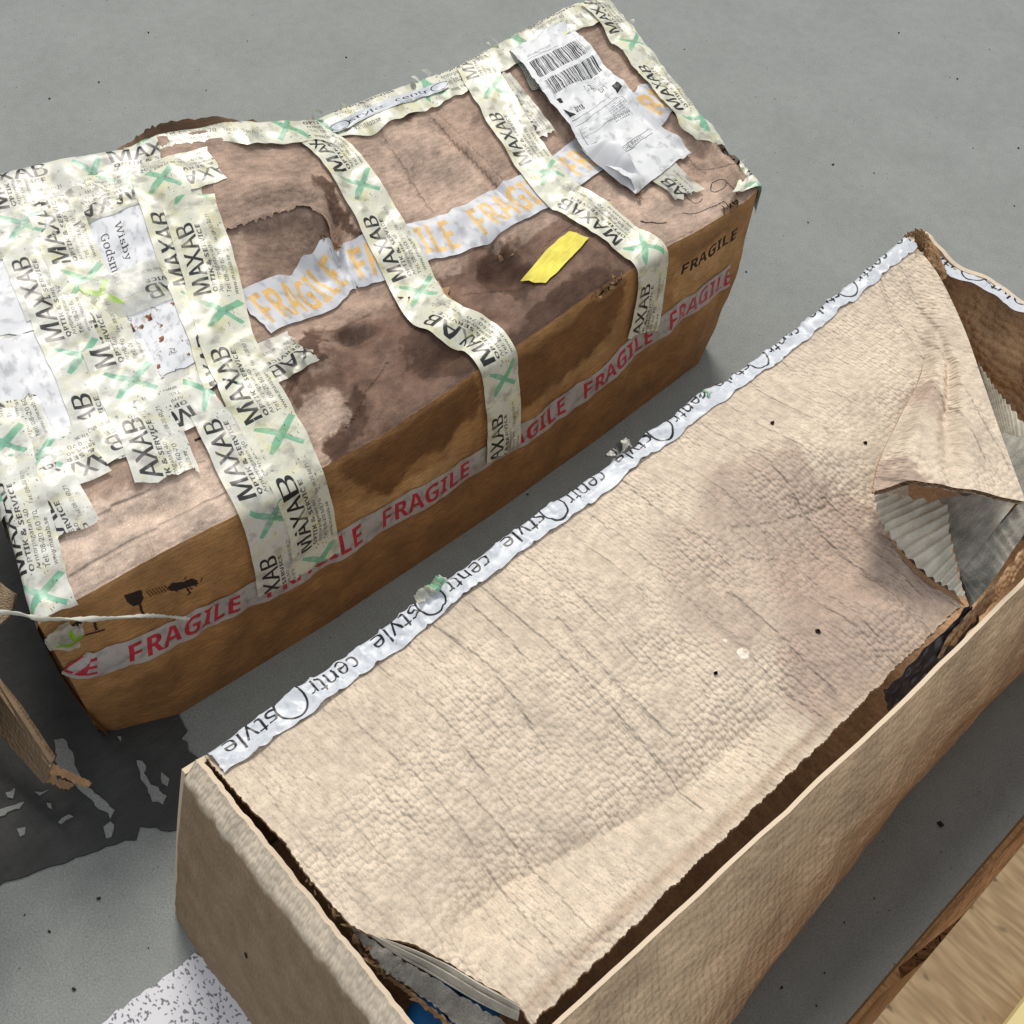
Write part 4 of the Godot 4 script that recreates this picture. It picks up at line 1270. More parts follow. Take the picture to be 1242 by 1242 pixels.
func make_taped_box() -> void:
	var o := thing("cardboard_box", "water-stained brown cardboard box closed with cream printed tapes and a white shipping label", "cardboard box", Vector3(0.52, 0, -0.74))
	o.set_meta("group", "battered cardboard boxes on the floor")
	var at := box_at
	var b := nb()
	grid(b, at, 0.0, 1.0, 0.0, 1.0, 330, 150)
	put("top_panel", b, M.top, o)
	b = nb()
	grid(b, at, 0.0, 1.0, -1.0, 0.0, 260, 56)
	put("front_panel", b, M.front, o)
	b = nb()
	grid(b, at, 0.0, 1.0, 1.0, 2.0, 80, 20)
	put("back_panel", b, M.kraft, o)
	b = nb()
	grid(b, at, 1.0, 1.28, 0.0, 1.0, 30, 40)
	put("end_panel", b, M.kraft, o)
	b = nb()
	grid(b, at, -0.28, 0.0, 0.0, 1.0, 30, 40)
	put("end_panel", b, M.kraft, o)
	# flaps hanging at the ends: the front corner columns of the end panels, where the front bulges out
	for s in [0.0, 1.0]:
		b = nb()
		for k in 24:
			var f0 := box_at(s, -k / 24.0)
			var f1 := box_at(s, -(k + 1) / 24.0)
			var e0 := box_at(s + (f0.y - 0.244) * 0.2778 / 0.244 if s < 0.5 else s + (0.244 - f0.y) * 0.2778 / 0.244, 0.02)
			var e1 := box_at(s + (f1.y - 0.244) * 0.2778 / 0.244 if s < 0.5 else s + (0.244 - f1.y) * 0.2778 / 0.244, 0.02)
			quad(b, [f1, e1, e0, f0] if s > 0.5 else [e1, f1, f0, e0])
		put("corner_fold", b, M.kraft, o)

	# a torn upper layer of paper over the hollow
	b = nb()
	var ta := PackedVector2Array([Vector2(0.317, 0.8482), Vector2(0.3497, 0.8667), Vector2(0.3807, 0.8893), Vector2(0.4142, 0.9005), Vector2(0.4491, 0.8746)])
	var tb := PackedVector2Array([Vector2(0.2943, 0.6686), Vector2(0.331, 0.6693), Vector2(0.3702, 0.6704), Vector2(0.4063, 0.6742), Vector2(0.4267, 0.621)])
	var P := PackedVector3Array()
	var UV := PackedVector2Array()
	for j in 31:
		for i in 49:
			var s := i / 48.0
			var t := 1.0 - j / 30.0
			var q := curve2(ta, s).lerp(curve2(tb, s), t)
			if j == 0:
				q += Vector2(noi.get_noise_1d(s * 60) * 0.004, noi.get_noise_1d(s * 50 + 90) * 0.012)
			P.append(box_at(q.x, q.y) + Vector3(0, 0.0008 + 0.0035 * pow(t, 3) + 0.004 * pow(t, 4) * sm(0.7, 1.0, s), 0))
			UV.append(Vector2(q.x, 1.0 - q.y - 0.0))
	add_grid(b, P, UV, 48, 30)
	put("torn_layer", b, M.top, o)

	# address papers under the tape
	put("address_paper", patch(PackedVector2Array([Vector2(0.2369, 0.8587), Vector2(0.2344, 0.6003), Vector2(0.1462, 0.5739), Vector2(0.1487, 0.8222)]), 0.0013, 0.0004, 1.0, 30, 30, 0.004), M.paper_named, o, "white address paper with printed serif names")
	put("address_paper", patch(PackedVector2Array([Vector2(0.1637, 0.5693), Vector2(0.243, 0.5779), Vector2(0.2359, 0.3823), Vector2(0.1549, 0.3559)]), 0.0014, 0.0007, 2.0, 30, 30, 0.006), M.paper_cracked, o, "cracked white paper with small brown holes")
	put("address_paper", patch(PackedVector2Array([Vector2(-0.0033, 0.5841), Vector2(0.0792, 0.5778), Vector2(0.0914, 0.3162), Vector2(-0.0033, 0.3021)]), 0.0012, 0.0006, 3.0, 30, 30, 0.006), M.paper_plain, o)
	put("address_paper", patch(PackedVector2Array([Vector2(0.0128, 0.7722), Vector2(0.0915, 0.7857), Vector2(0.0824, 0.5753), Vector2(-0.1516, 0.6317)]), 0.0012, 0.0006, 4.0, 20, 20, 0.006), M.paper_plain, o)
	# the wide film over the left end
	put("packing_tape", patch(PackedVector2Array([Vector2(-0.0011, 0.9522), Vector2(0.3032, 0.8305), Vector2(0.2343, 0.2984), Vector2(-0.0033, 0.3021)]), 0.0006, 0.0003, 5.0, 60, 50, 0.006), M.wide_film, o)

	var per := 0.440
	var l := 0.0017
	var T := [
		# path, width, material, offset, wrinkle
		[PackedVector2Array([Vector2(0.0318, 0.943), Vector2(0.0854, 0.9552), Vector2(0.1304, 0.9524), Vector2(0.173, 0.9468), Vector2(0.2223, 0.9501), Vector2(0.2678, 0.924)]), 0.054, M.tape_pale, 0.035, 0.002],
		[PackedVector2Array([Vector2(0.3222, 0.8588), Vector2(0.277, 0.852), Vector2(0.2221, 0.8757), Vector2(0.1652, 0.8641)]), 0.05, M.tape, 0.075, 0.0018],
		[PackedVector2Array([Vector2(0.2211, 0.8686), Vector2(0.168, 0.8505), Vector2(0.1252, 0.8391), Vector2(0.0701, 0.8264), Vector2(0.0352, 0.8219)]), 0.046, M.tape_dirty, 0.055, 0.0018],
		[PackedVector2Array([Vector2(0.098, 0.5943), Vector2(0.0948, 0.7273), Vector2(0.0931, 0.8414), Vector2(0.0912, 0.9663)]), 0.048, M.tape_pale, 0.06, 0.0016],
		[PackedVector2Array([Vector2(0.1432, 0.3746), Vector2(0.1412, 0.4997), Vector2(0.1377, 0.6378), Vector2(0.1347, 0.7578), Vector2(0.1327, 0.8834)]), 0.05, M.tape, 0.045, 0.0016],
		[PackedVector2Array([Vector2(0.2281, 0.6092), Vector2(0.184, 0.5986), Vector2(0.1394, 0.5903)]), 0.05, M.tape_clear, 0.1, 0.0016],
		[PackedVector2Array([Vector2(0.1125, 0.2185), Vector2(0.1127, 0.3197), Vector2(0.1094, 0.4309), Vector2(0.1056, 0.5262), Vector2(0.103, 0.6397)]), 0.05, M.tape_pale, 0.055, 0.0016],
		[PackedVector2Array([Vector2(0.2502, 0.2847), Vector2(0.253, 0.4548), Vector2(0.252, 0.6189), Vector2(0.2534, 0.7426), Vector2(0.2541, 0.8816)]), 0.05, M.tape, 0.072, 0.0016],
		[PackedVector2Array([Vector2(0.2286, 0.286), Vector2(0.1748, 0.2844), Vector2(0.1209, 0.2784), Vector2(0.0525, 0.2766), Vector2(-0.1065, 0.3244), Vector2(-0.0033, 0.2764)]), 0.05, M.tape_pale, 0.02, 0.0016],
		[PackedVector2Array([Vector2(0.155, 0.1367), Vector2(0.154, 0.2277), Vector2(0.1506, 0.326), Vector2(0.1476, 0.4175), Vector2(0.1455, 0.479)]), 0.056, M.tape_pale, 0.065, 0.002],
		[PackedVector2Array([Vector2(0.3399, 0.2935), Vector2(0.3155, 0.2857), Vector2(0.2808, 0.2852), Vector2(0.2393, 0.2933)]), 0.054, M.tape_dirty, 0.085, 0.002],
		[PackedVector2Array([Vector2(0.1004, 0.2544), Vector2(0.0586, 0.2586), Vector2(0.0295, 0.2579), Vector2(-0.0321, 0.2724), Vector2(-0.0033, 0.2508)]), 0.05, M.tape_pale, 0.075, 0.0016],
		[PackedVector2Array([Vector2(0.0527, 0.1214), Vector2(0.0462, 0.1903), Vector2(0.0401, 0.2706), Vector2(0.034, 0.3537), Vector2(0.0296, 0.4387)]), 0.05, M.tape_pale, 0.095, 0.002],
		[PackedVector2Array([Vector2(0.2339, -0.447), Vector2(0.2369, -0.2003), Vector2(0.2378, -0.0123), Vector2(0.2341, 0.0749), Vector2(0.2313, 0.1607), Vector2(0.2261, 0.2403)]), 0.05, M.tape_pale, 0.085, 0.0016],
		[PackedVector2Array([Vector2(0.281, -0.4612), Vector2(0.2829, -0.2111), Vector2(0.2807, -0.024), Vector2(0.2781, 0.0756), Vector2(0.2727, 0.1669), Vector2(0.2665, 0.2477), Vector2(0.2631, 0.3427), Vector2(0.2635, 0.4363), Vector2(0.2712, 0.5547), Vector2(0.275, 0.6782), Vector2(0.2771, 0.7792)]), 0.052, M.tape, 0.02, 0.0016],
		[PackedVector2Array([Vector2(0.0086, 0.0062), Vector2(0.0094, 0.0562), Vector2(0.0103, 0.1132), Vector2(0.0116, 0.1756), Vector2(0.0118, 0.2528), Vector2(0.0128, 0.3402), Vector2(0.0143, 0.433)]), 0.042, M.tape_pale, 0.3, 0.003],
		[PackedVector2Array([Vector2(0.2275, 1.0173), Vector2(0.2807, 1.0228), Vector2(0.3392, 1.0161), Vector2(0.401, 0.9771), Vector2(0.4656, 0.99)]), 0.05, M.tape, 0.0, 0.003],
		[PackedVector2Array([Vector2(0.4489, 1.0224), Vector2(0.56, 0.9969), Vector2(0.6895, 1.0041), Vector2(0.8071, 0.9973), Vector2(0.9236, 1), Vector2(0.9954, 0.9948)]), 0.052, M.tape, 0.3, 0.0025],
		[PackedVector2Array([Vector2(0.477, 0.9432), Vector2(0.5712, 0.9476), Vector2(0.6726, 0.9427)]), 0.012, M.style, 0.2, 0.001],
		[PackedVector2Array([Vector2(0.6823, 1.0259), Vector2(0.7754, 1.0149), Vector2(0.8732, 1.0078), Vector2(0.9593, 1.0067)]), 0.042, M.tape, 0.235, 0.003],
		[PackedVector2Array([Vector2(1.0004, 0.0063), Vector2(1.0365, 0.2054), Vector2(0.988, 0.3562), Vector2(0.9814, 0.5301), Vector2(0.9766, 0.6832), Vector2(0.9734, 0.8476), Vector2(0.9663, 0.9784)]), 0.044, M.tape, 0.32, 0.003],
		[PackedVector2Array([Vector2(0.3006, 0.4362), Vector2(0.3631, 0.4777), Vector2(0.4146, 0.5294), Vector2(0.4479, 0.5237), Vector2(0.482, 0.495), Vector2(0.529, 0.4613), Vector2(0.5863, 0.4296), Vector2(0.6485, 0.4196), Vector2(0.7157, 0.4197), Vector2(0.7812, 0.4239), Vector2(0.8668, 0.4442), Vector2(0.9606, 0.4919), Vector2(1.0132, 0.4968)]), 0.054, M.fragile_orange, 0.0007, 0.001],
		[PackedVector2Array([Vector2(0.8045, 0.9508), Vector2(0.8037, 0.8591), Vector2(0.7996, 0.7499)]), 0.02, M.tape_pale, 0.3, 0.001],
		[PackedVector2Array([Vector2(0.7645, 0.581), Vector2(0.7589, 0.7293), Vector2(0.7531, 0.8829)]), 0.03, M.tape_dirty, 0.04, 0.0016],
		[PackedVector2Array([Vector2(0.0096, -0.2961), Vector2(0.017, -0.3269), Vector2(0.0268, -0.348), Vector2(0.0696, -0.3663), Vector2(0.1272, -0.4018), Vector2(0.1846, -0.435), Vector2(0.3015, -0.4445), Vector2(0.4194, -0.4758), Vector2(0.5484, -0.502), Vector2(0.6899, -0.5008), Vector2(0.7859, -0.4513), Vector2(0.8397, -0.4221), Vector2(0.9209, -0.3958), Vector2(0.9781, -0.3868)]), 0.035, M.fragile_red, 0.097, 0.0006],
		[PackedVector2Array([Vector2(0.5614, -0.5349), Vector2(0.5568, -0.2885), Vector2(0.5521, -0.0393), Vector2(0.5424, 0.0913), Vector2(0.5153, 0.1654), Vector2(0.5008, 0.2772), Vector2(0.4992, 0.4183), Vector2(0.4942, 0.5468), Vector2(0.4854, 0.692), Vector2(0.4669, 0.8611), Vector2(0.4354, 0.9676)]), 0.047, M.tape, 0.365, 0.0014],
		[PackedVector2Array([Vector2(0.7984, -0.3804), Vector2(0.803, -0.2487), Vector2(0.8026, -0.1151), Vector2(0.7977, 0.0148), Vector2(0.7863, 0.0723), Vector2(0.7739, 0.1427), Vector2(0.7532, 0.2765), Vector2(0.735, 0.3811), Vector2(0.7269, 0.6041), Vector2(0.7273, 0.8065), Vector2(0.7286, 1.0392), Vector2(0.7055, 0.9877)]), 0.047, M.tape, 0.36, 0.0012],
		[PackedVector2Array([Vector2(0.906, 0.125), Vector2(0.8959, 0.2265), Vector2(0.8839, 0.338)]), 0.046, M.tape_dirty, 0.245, 0.0012]]
	for k in T.size():
		var e: Array = T[k]
		var orange: bool = e[2] == M.fragile_orange or e[2] == M.fragile_red
		var called: String = "fragile_tape" if orange else "packing_tape"
		var lift := l + 0.00019 * k
		if k >= 20: lift = 0.0022 + 0.0004 * (k - 20)
		if k == 20: lift = 0.0065
		if k == 24: lift = 0.0016
		put(called, strip(at, e[0], e[1], lift, {"wrinkle": e[4] * 0.5, "seed": 3.7 * k + 1.0, "offset": e[3], "period": (0.28 if orange else per) if e[2] != M.style else 0.143, "ragged": 0.002 if k in [16, 17, 19, 20] else 0.0005, "tear": 0.005 if k in [9, 10, 12, 23, 27] else 0.002}), e[2], o)

	# ragged tape and paper edges standing up along the back
	b = nb()
	rng.seed = 3
	for k in 16:
		var u := rng.randf_range(0.45, 0.8)
		shreds(b, box_at(u, 1.0), Vector3(0.01, 0.008, 0.006), 1, rng.randf_range(0.006, 0.012))
	for k in 8:
		shreds(b, box_at(1.0, rng.randf_range(0.0, 0.9)), Vector3(0.006, 0.004, 0.01), 1, rng.randf_range(0.005, 0.012))
	put("torn_tape_edge", b, M.tape_pale_solid, o).set_meta("kind", "stuff")
	b = nb()
	var lip := PackedVector2Array([Vector2(0.2242, 0.9949), Vector2(0.2496, 1), Vector2(0.2707, 0.9866), Vector2(0.2947, 0.9906), Vector2(0.3388, 0.991), Vector2(0.3746, 1.0166), Vector2(0.4005, 0.9736)])
	P = PackedVector3Array()
	UV = PackedVector2Array()
	for k in 41:
		var q := curve2(lip, k / 40.0)
		var c := box_at(q.x, q.y)
		var hgt := 0.008 * sin(PI * k / 40.0) + 0.004 * noi.get_noise_1d(k * 0.9)
		for m in 4:
			P.append(c + Vector3(0, hgt * m / 3.0, -0.003 - 0.006 * m / 3.0))
			UV.append(Vector2(k * 0.02, m * 0.05))
	add_grid(b, P, UV, 3, 40)
	put("torn_cardboard_lip", b, M.inner_dark, o)

	# the shipping label, its long sides lifted
	b = nb()
	var ll := PackedVector2Array([Vector2(0.7892, 0.9474), Vector2(0.7903, 0.8372), Vector2(0.788, 0.7347), Vector2(0.7875, 0.6478), Vector2(0.7944, 0.5209), Vector2(0.7981, 0.4544), Vector2(0.8113, 0.3297), Vector2(0.8334, 0.2136)])
	var lr := PackedVector2Array([Vector2(0.8981, 0.9443), Vector2(0.9076, 0.8508), Vector2(0.9113, 0.7625), Vector2(0.9137, 0.6774), Vector2(0.9192, 0.5817), Vector2(0.925, 0.4893), Vector2(0.9362, 0.3793), Vector2(0.9585, 0.2678)])
	P = PackedVector3Array()
	UV = PackedVector2Array()
	for j in 71:
		for i in 25:
			var s := i / 24.0
			var t := 1.0 - j / 70.0
			var q := curve2(ll, t).lerp(curve2(lr, t), s)
			var c := box_at(q.x, q.y)
			var h := 0.0062 + 0.014 * pow(1.0 - s, 2) * sin(PI * clampf(t * 1.25, 0, 1)) + 0.002 * sin(t * 20.0 + s * 3.0) * s
			h += 0.0014 * noi.get_noise_2d(s * 5, t * 16) + 0.0008 * noi.get_noise_2d(s * 18, t * 40 + 30)
			h += 0.012 * sm(0.80, 0.9, t) * sm(0.5, 0.0, s) * (1.0 - sm(0.95, 1.0, t))
			P.append(c + Vector3(0, h, 0))
			UV.append(Vector2(s, t))
	add_grid(b, P, UV, 24, 70)
	var lab := put("shipping_label", b, M.label, o, "white shipping label with two barcodes")
	# the loose lower corner curls over
	b = nb()
	var ca := PackedVector2Array([Vector2(0.8197, 0.4217), Vector2(0.8312, 0.3629), Vector2(0.841, 0.2992), Vector2(0.8487, 0.2394)])
	var cb := PackedVector2Array([Vector2(0.7981, 0.4544), Vector2(0.8032, 0.3717), Vector2(0.8158, 0.286), Vector2(0.8307, 0.2096)])
	P = PackedVector3Array()
	UV = PackedVector2Array()
	for j in 13:
		for i in 21:
			var s := i / 20.0
			var t := j / 12.0
			var q := curve2(cb, s).lerp(curve2(ca, s), t)
			var c := box_at(q.x, q.y)
			P.append(c + Vector3(0, 0.008 + 0.022 * sin(PI * 0.5 * t) * sin(PI * clampf(s * 0.9 + 0.1, 0, 1)), 0))
			UV.append(Vector2(s * 0.3, 0.9))
	add_grid(b, P, UV, 20, 12)
	put("label_flap", b, M.paper_plain, lab)

	put("yellow_sticker", patch(PackedVector2Array([Vector2(0.6305, 0.1826), Vector2(0.7176, 0.2215), Vector2(0.7357, 0.1608), Vector2(0.6524, 0.1056)]), 0.0022, 0.0008, 8.0, 24, 12), M.yellow, o, "plain yellow paper sticker")

	# punctures
	var dark := flat(Color8(30, 20, 15), 0.95)
	for c in [[Vector2(0.9575, 0.0101), 0.011, 0.008], [Vector2(0.7295, -0.023), 0.02, 0.006]]:
		b = nb()
		for k in 18:
			var a := k / 18.0 * TAU
			var r := 0.75 + 0.45 * noi.get_noise_2d(cos(a) * 2.0 + c[1] * 900, sin(a) * 2.0)
			var q: Vector2 = c[0] + Vector2(cos(a) * c[1] / LU, (sin(a) * c[2] + cos(a) * c[2] * 0.4) / LV) * r
			b.v.append(box_at(q.x, q.y) + Vector3(0, 0.0012, 0.0008)); b.n.append(Vector3(0, 0.9, 0.4)); b.t.append(Vector2.ZERO)
		for k in range(1, 17):
			b.i.append_array(PackedInt32Array([0, k + 1, k]))
		put("puncture", b, dark, o)
	b = nb()
	rng.seed = 12
	for c in [Vector2(0.9549, 0.0068), Vector2(0.9465, 0.005), Vector2(0.7268, -0.0263), Vector2(0.742, -0.0209), Vector2(0.7143, -0.0242), Vector2(0.7336, -0.0182)]:
		shreds(b, box_at(c.x, c.y), Vector3(0.008, 0.002, 0.004), 7, 0.008)
	for c in [Vector2(0.8307, 0.2096), Vector2(0.4242, 0.5989), Vector2(0.4205, 0.6123), Vector2(0.4931, 0.3338), Vector2(0.6281, 0.2883)]:
		shreds(b, box_at(c.x, c.y), Vector3(0.01, 0.001, 0.004), 5, 0.008)
	put("torn_fibres", b, M.torn, o).set_meta("kind", "stuff")
	b = nb()
	add_grid_poly(b, PackedVector2Array([Vector2(0.4967, 0.3533), Vector2(0.5175, 0.3309), Vector2(0.5296, 0.3163), Vector2(0.5284, 0.2852), Vector2(0.5385, 0.273), Vector2(0.53, 0.2508), Vector2(0.5313, 0.2258), Vector2(0.5169, 0.265), Vector2(0.5042, 0.2883), Vector2(0.4926, 0.2924)]), 0.004)
	put("torn_paper", b, M.torn, o)

	# a twisted strand of tape pulled across the front
	b = nb()
	tube(b, PackedVector3Array([Vector3(0.0538, 0.3161, -0.538), Vector3(0.0688, 0.2979, -0.538), Vector3(0.0815, 0.2772, -0.538), Vector3(0.1039, 0.2519, -0.538), Vector3(0.1272, 0.2281, -0.538), Vector3(0.1557, 0.2015, -0.538), Vector3(0.1752, 0.1792, -0.538), Vector3(0.1912, 0.158, -0.538)]), 0.0025, 0.55, 70, 14.0)
	put("twisted_tape_strand", b, M.tape_pale_solid, o)
	# crumpled clear tape at the front left corner
	put("packing_tape", strip(at, PackedVector2Array([Vector2(0.0062, -0.0533), Vector2(0.0132, -0.0969), Vector2(0.0207, -0.1379), Vector2(0.0306, -0.1542)]), 0.028, 0.003, {"wrinkle": 0.004, "seed": 77.0, "offset": -0.008, "period": per, "ragged": 0.004}), M.tape_clear, o)


# a flat ragged piece lying on the taped box, points in box coordinates
func add_grid_poly(b: Dictionary, poly: PackedVector2Array, lift: float) -> void:
	var tri := Geometry2D.triangulate_polygon(poly)
	var k0: int = b.v.size()
	for q in poly:
		b.v.append(box_at(q.x, q.y) + Vector3(0, lift, 0)); b.n.append(Vector3.UP); b.t.append(q * 3.0)
	for k in range(0, tri.size(), 3):
		var A := poly[tri[k]]
		var s := (poly[tri[k + 1]] - A).cross(poly[tri[k + 2]] - A) > 0.0
		b.i.append_array(PackedInt32Array([k0 + tri[k], k0 + (tri[k + 2] if s else tri[k + 1]), k0 + (tri[k + 1] if s else tri[k + 2])]))


# ---------------------------------------------------------------- the open box

var lid_back: PackedVector3Array = PackedVector3Array([Vector3(0.1126, 0.2346, -0.385), Vector3(0.1227, 0.2302, -0.385), Vector3(0.2339, 0.2257, -0.385), Vector3(0.4103, 0.2351, -0.385), Vector3(0.6891, 0.2346, -0.385), Vector3(0.828, 0.2371, -0.385), Vector3(0.9329, 0.2503, -0.385), Vector3(1.0035, 0.2685, -0.385)])
var lid_left: PackedVector2Array = PackedVector2Array([Vector2(0.119, -0.3746), Vector2(0.1192, -0.3284), Vector2(0.1212, -0.2865), Vector2(0.1189, -0.2575), Vector2(0.1195, -0.2434), Vector2(0.1202, -0.2241), Vector2(0.1211, -0.2116), Vector2(0.1266, -0.198), Vector2(0.144, -0.1739), Vector2(0.1551, -0.1477), Vector2(0.1681, -0.1104), Vector2(0.1703, -0.0927), Vector2(0.1694, -0.0854)])
var lid_right: PackedVector2Array = PackedVector2Array([Vector2(1.0214, -0.3954), Vector2(0.9689, -0.3491), Vector2(0.9222, -0.3085), Vector2(0.8748, -0.2659), Vector2(0.7998, -0.2244), Vector2(0.7349, -0.1892), Vector2(0.7024, -0.1568), Vector2(0.6827, -0.1166), Vector2(0.6708, -0.0864), Vector2(0.6677, -0.0826)])
var shade_valley: PackedVector2Array = PackedVector2Array([Vector2(0.1471, -0.1605), Vector2(0.1834, -0.1685), Vector2(0.2263, -0.165), Vector2(0.2922, -0.1488), Vector2(0.3704, -0.131), Vector2(0.4343, -0.1289), Vector2(0.4905, -0.1254)])


func table_z(p: PackedVector2Array, z: float) -> float:
	for k in range(1, p.size()):
		if z < p[k].y or k == p.size() - 1:
			return lerpf(p[k - 1].x, p[k].x, clampf((z - p[k - 1].y) / (p[k].y - p[k - 1].y), 0, 1))
	return p[0].x


func lid_height(x: float, z: float) -> float:
	var yb := 0.235
	for k in range(1, lid_back.size()):
		if x <= lid_back[k].x or k == lid_back.size() - 1:
			yb = lerpf(lid_back[k - 1].y, lid_back[k].y, clampf((x - lid_back[k - 1].x) / (lid_back[k].x - lid_back[k - 1].x), 0, 1))
			break
	var y := lerpf(yb, 0.25, sm(-0.385, -0.28, z))
	# valley added near the free edge, its slope making a shadow band
	var best := 9.0
	var side := 1.0
	for k in shade_valley.size() - 1:
		var A := shade_valley[k]
		var B := shade_valley[k + 1]
		var q := Vector2(x, z) - A
		var t := clampf(q.dot(B - A) / (B - A).length_squared(), 0, 1)
		var d := (q - (B - A) * t).length()
		if d < best:
			best = d
			side = signf((B - A).cross(q))
	var depth := 0.024 * (1.0 - sm(0.40, 0.56, x)) * sm(0.14, 0.2, x)
	y -= depth * (exp(-best / 0.042) if side < 0.0 else 1.0 - minf(best / 0.06, 1.0))
	y -= 0.014 * exp(-pow((x - 0.62) / 0.07, 2) - pow((z + 0.20) / 0.05, 2))
	y += 0.010 * exp(-pow((x - 0.70) / 0.05, 2) - pow((z + 0.27) / 0.04, 2))
	y += 0.010 * exp(-pow((x - 0.60) / 0.03, 2) - pow((z + 0.13) / 0.03, 2))
	y -= 0.003 * exp(-pow((x - 0.30) / 0.10, 2) - pow((z + 0.25) / 0.07, 2))
	y += noi.get_noise_2d(x * 9, z * 9 + 50) * 0.005 + ns.get_noise_2d(x * 40, z * 14 + 70) * 0.0006
	return y


func lid_at(u: float, v: float) -> Vector3:
	var z := lerpf(-0.0835, -0.386, v)
	var xl := table_z(lid_left, z) + noi.get_noise_1d(z * 300) * 0.0012
	var xr := table_z(lid_right, z) + noi.get_noise_1d(z * 260 + 40) * 0.0012
	var x := lerpf(xl, xr, u)
	if v <= 0.0:
		z += ns.get_noise_1d(x * 60) * 0.0016 + ns.get_noise_1d(x * 300) * 0.0008
	return Vector3(x, lid_height(x, z), z)


# u metres along the back edge, v metres on to the lid (positive) or down the back (negative)
func edge_at(u: float, v: float) -> Vector3:
	var vv := maxf(v, 0.0)
	var p := Vector3(u, lid_height(u, -0.385 + vv), -0.385 + vv)
	if v < 0.0:
		p.y += v
		p.z -= 0.001
	return p


func edge_soft(u: float, v: float) -> Vector3:
	return (edge_at(u, -v - 0.004) + edge_at(u, -v) + edge_at(u, -v + 0.004)) / 3.0


func front_at(u: float, v: float) -> Vector3:
	var x := lerpf(0.1, 1.05, u)
	var zt := table(PackedVector2Array([Vector2(0.1, -0.076), Vector2(0.184, -0.071), Vector2(0.4, -0.064), Vector2(0.556, -0.060), Vector2(0.73, -0.059), Vector2(1.05, -0.058)]), x)
	var zb := table(PackedVector2Array([Vector2(0.1, 0.012), Vector2(0.375, 0.006), Vector2(0.47, -0.006), Vector2(0.63, -0.022), Vector2(0.84, -0.022), Vector2(1.05, -0.016)]), x)
	var z := lerpf(zb, zt, v)
	var w := sin(PI * v)
	z += w * (0.022 - 0.006 * u + noi.get_noise_2d(x * 9, v * 3 + 9) * 0.006 + noi.get_noise_2d(x * 26, v * 5 + 29) * 0.0015)
	z += v * v * noi.get_noise_1d(x * 12) * 0.0012
	var xx := x - 0.055 * (1.0 - v) * (1.0 - u)
	return Vector3(xx, 0.002 + v * (0.249 + noi.get_noise_1d(x * 10 + 80) * 0.0012), z)


func left_at(u: float, v: float) -> Vector3:
	# u from the back corner to the front corner, v up; the top edge is rolled inwards
	var z := lerpf(lerpf(-0.381, -0.379, v), lerpf(0.03, -0.078, v), u)
	var x: float
	var y := v * 0.25
	if v > 0.93:
		var t := (v - 0.93) / 0.07
		x = lerpf(0.096, 0.1095, t)
	else:
		x = lerpf(0.047, 0.096, pow(v / 0.93, 1.15))
	x -= 0.006 * sin(PI * v) * sin(PI * u) + noi.get_noise_2d(z * 14, v * 3 + 60) * 0.004 * (1.0 - v)
	x += noi.get_noise_1d(z * 60 + 10) * 0.0012
	return Vector3(x, y, z)


# a waved ribbon: the fluting seen in a cut edge
func flutes(b: Dictionary, edge: PackedVector3Array, inward: PackedVector3Array, th: float, wave := 0.0058, depth := 0.0016) -> void:
	var P := PackedVector3Array()
	var UV := PackedVector2Array()
	var d := 0.0
	var n := 0
	for k in edge.size() - 1:
		var l := edge[k].distance_to(edge[k + 1])
		var m := maxi(1, int(l / 0.0009))
		for j in m:
			var t := float(j) / m
			var p := edge[k].lerp(edge[k + 1], t)
			var q := inward[k].lerp(inward[k + 1], t).normalized()
			var y := -th * (0.52 + 0.34 * sin((d + l * t) / wave * TAU))
			P.append(p + Vector3(0, y, 0) - q * 0.0006)
			P.append(p + Vector3(0, y, 0) + q * depth)
			UV.append(Vector2(d + l * t, 0)); UV.append(Vector2(d + l * t, depth))
			n += 1
		d += l
	add_grid(b, P, UV, 1, n - 1)


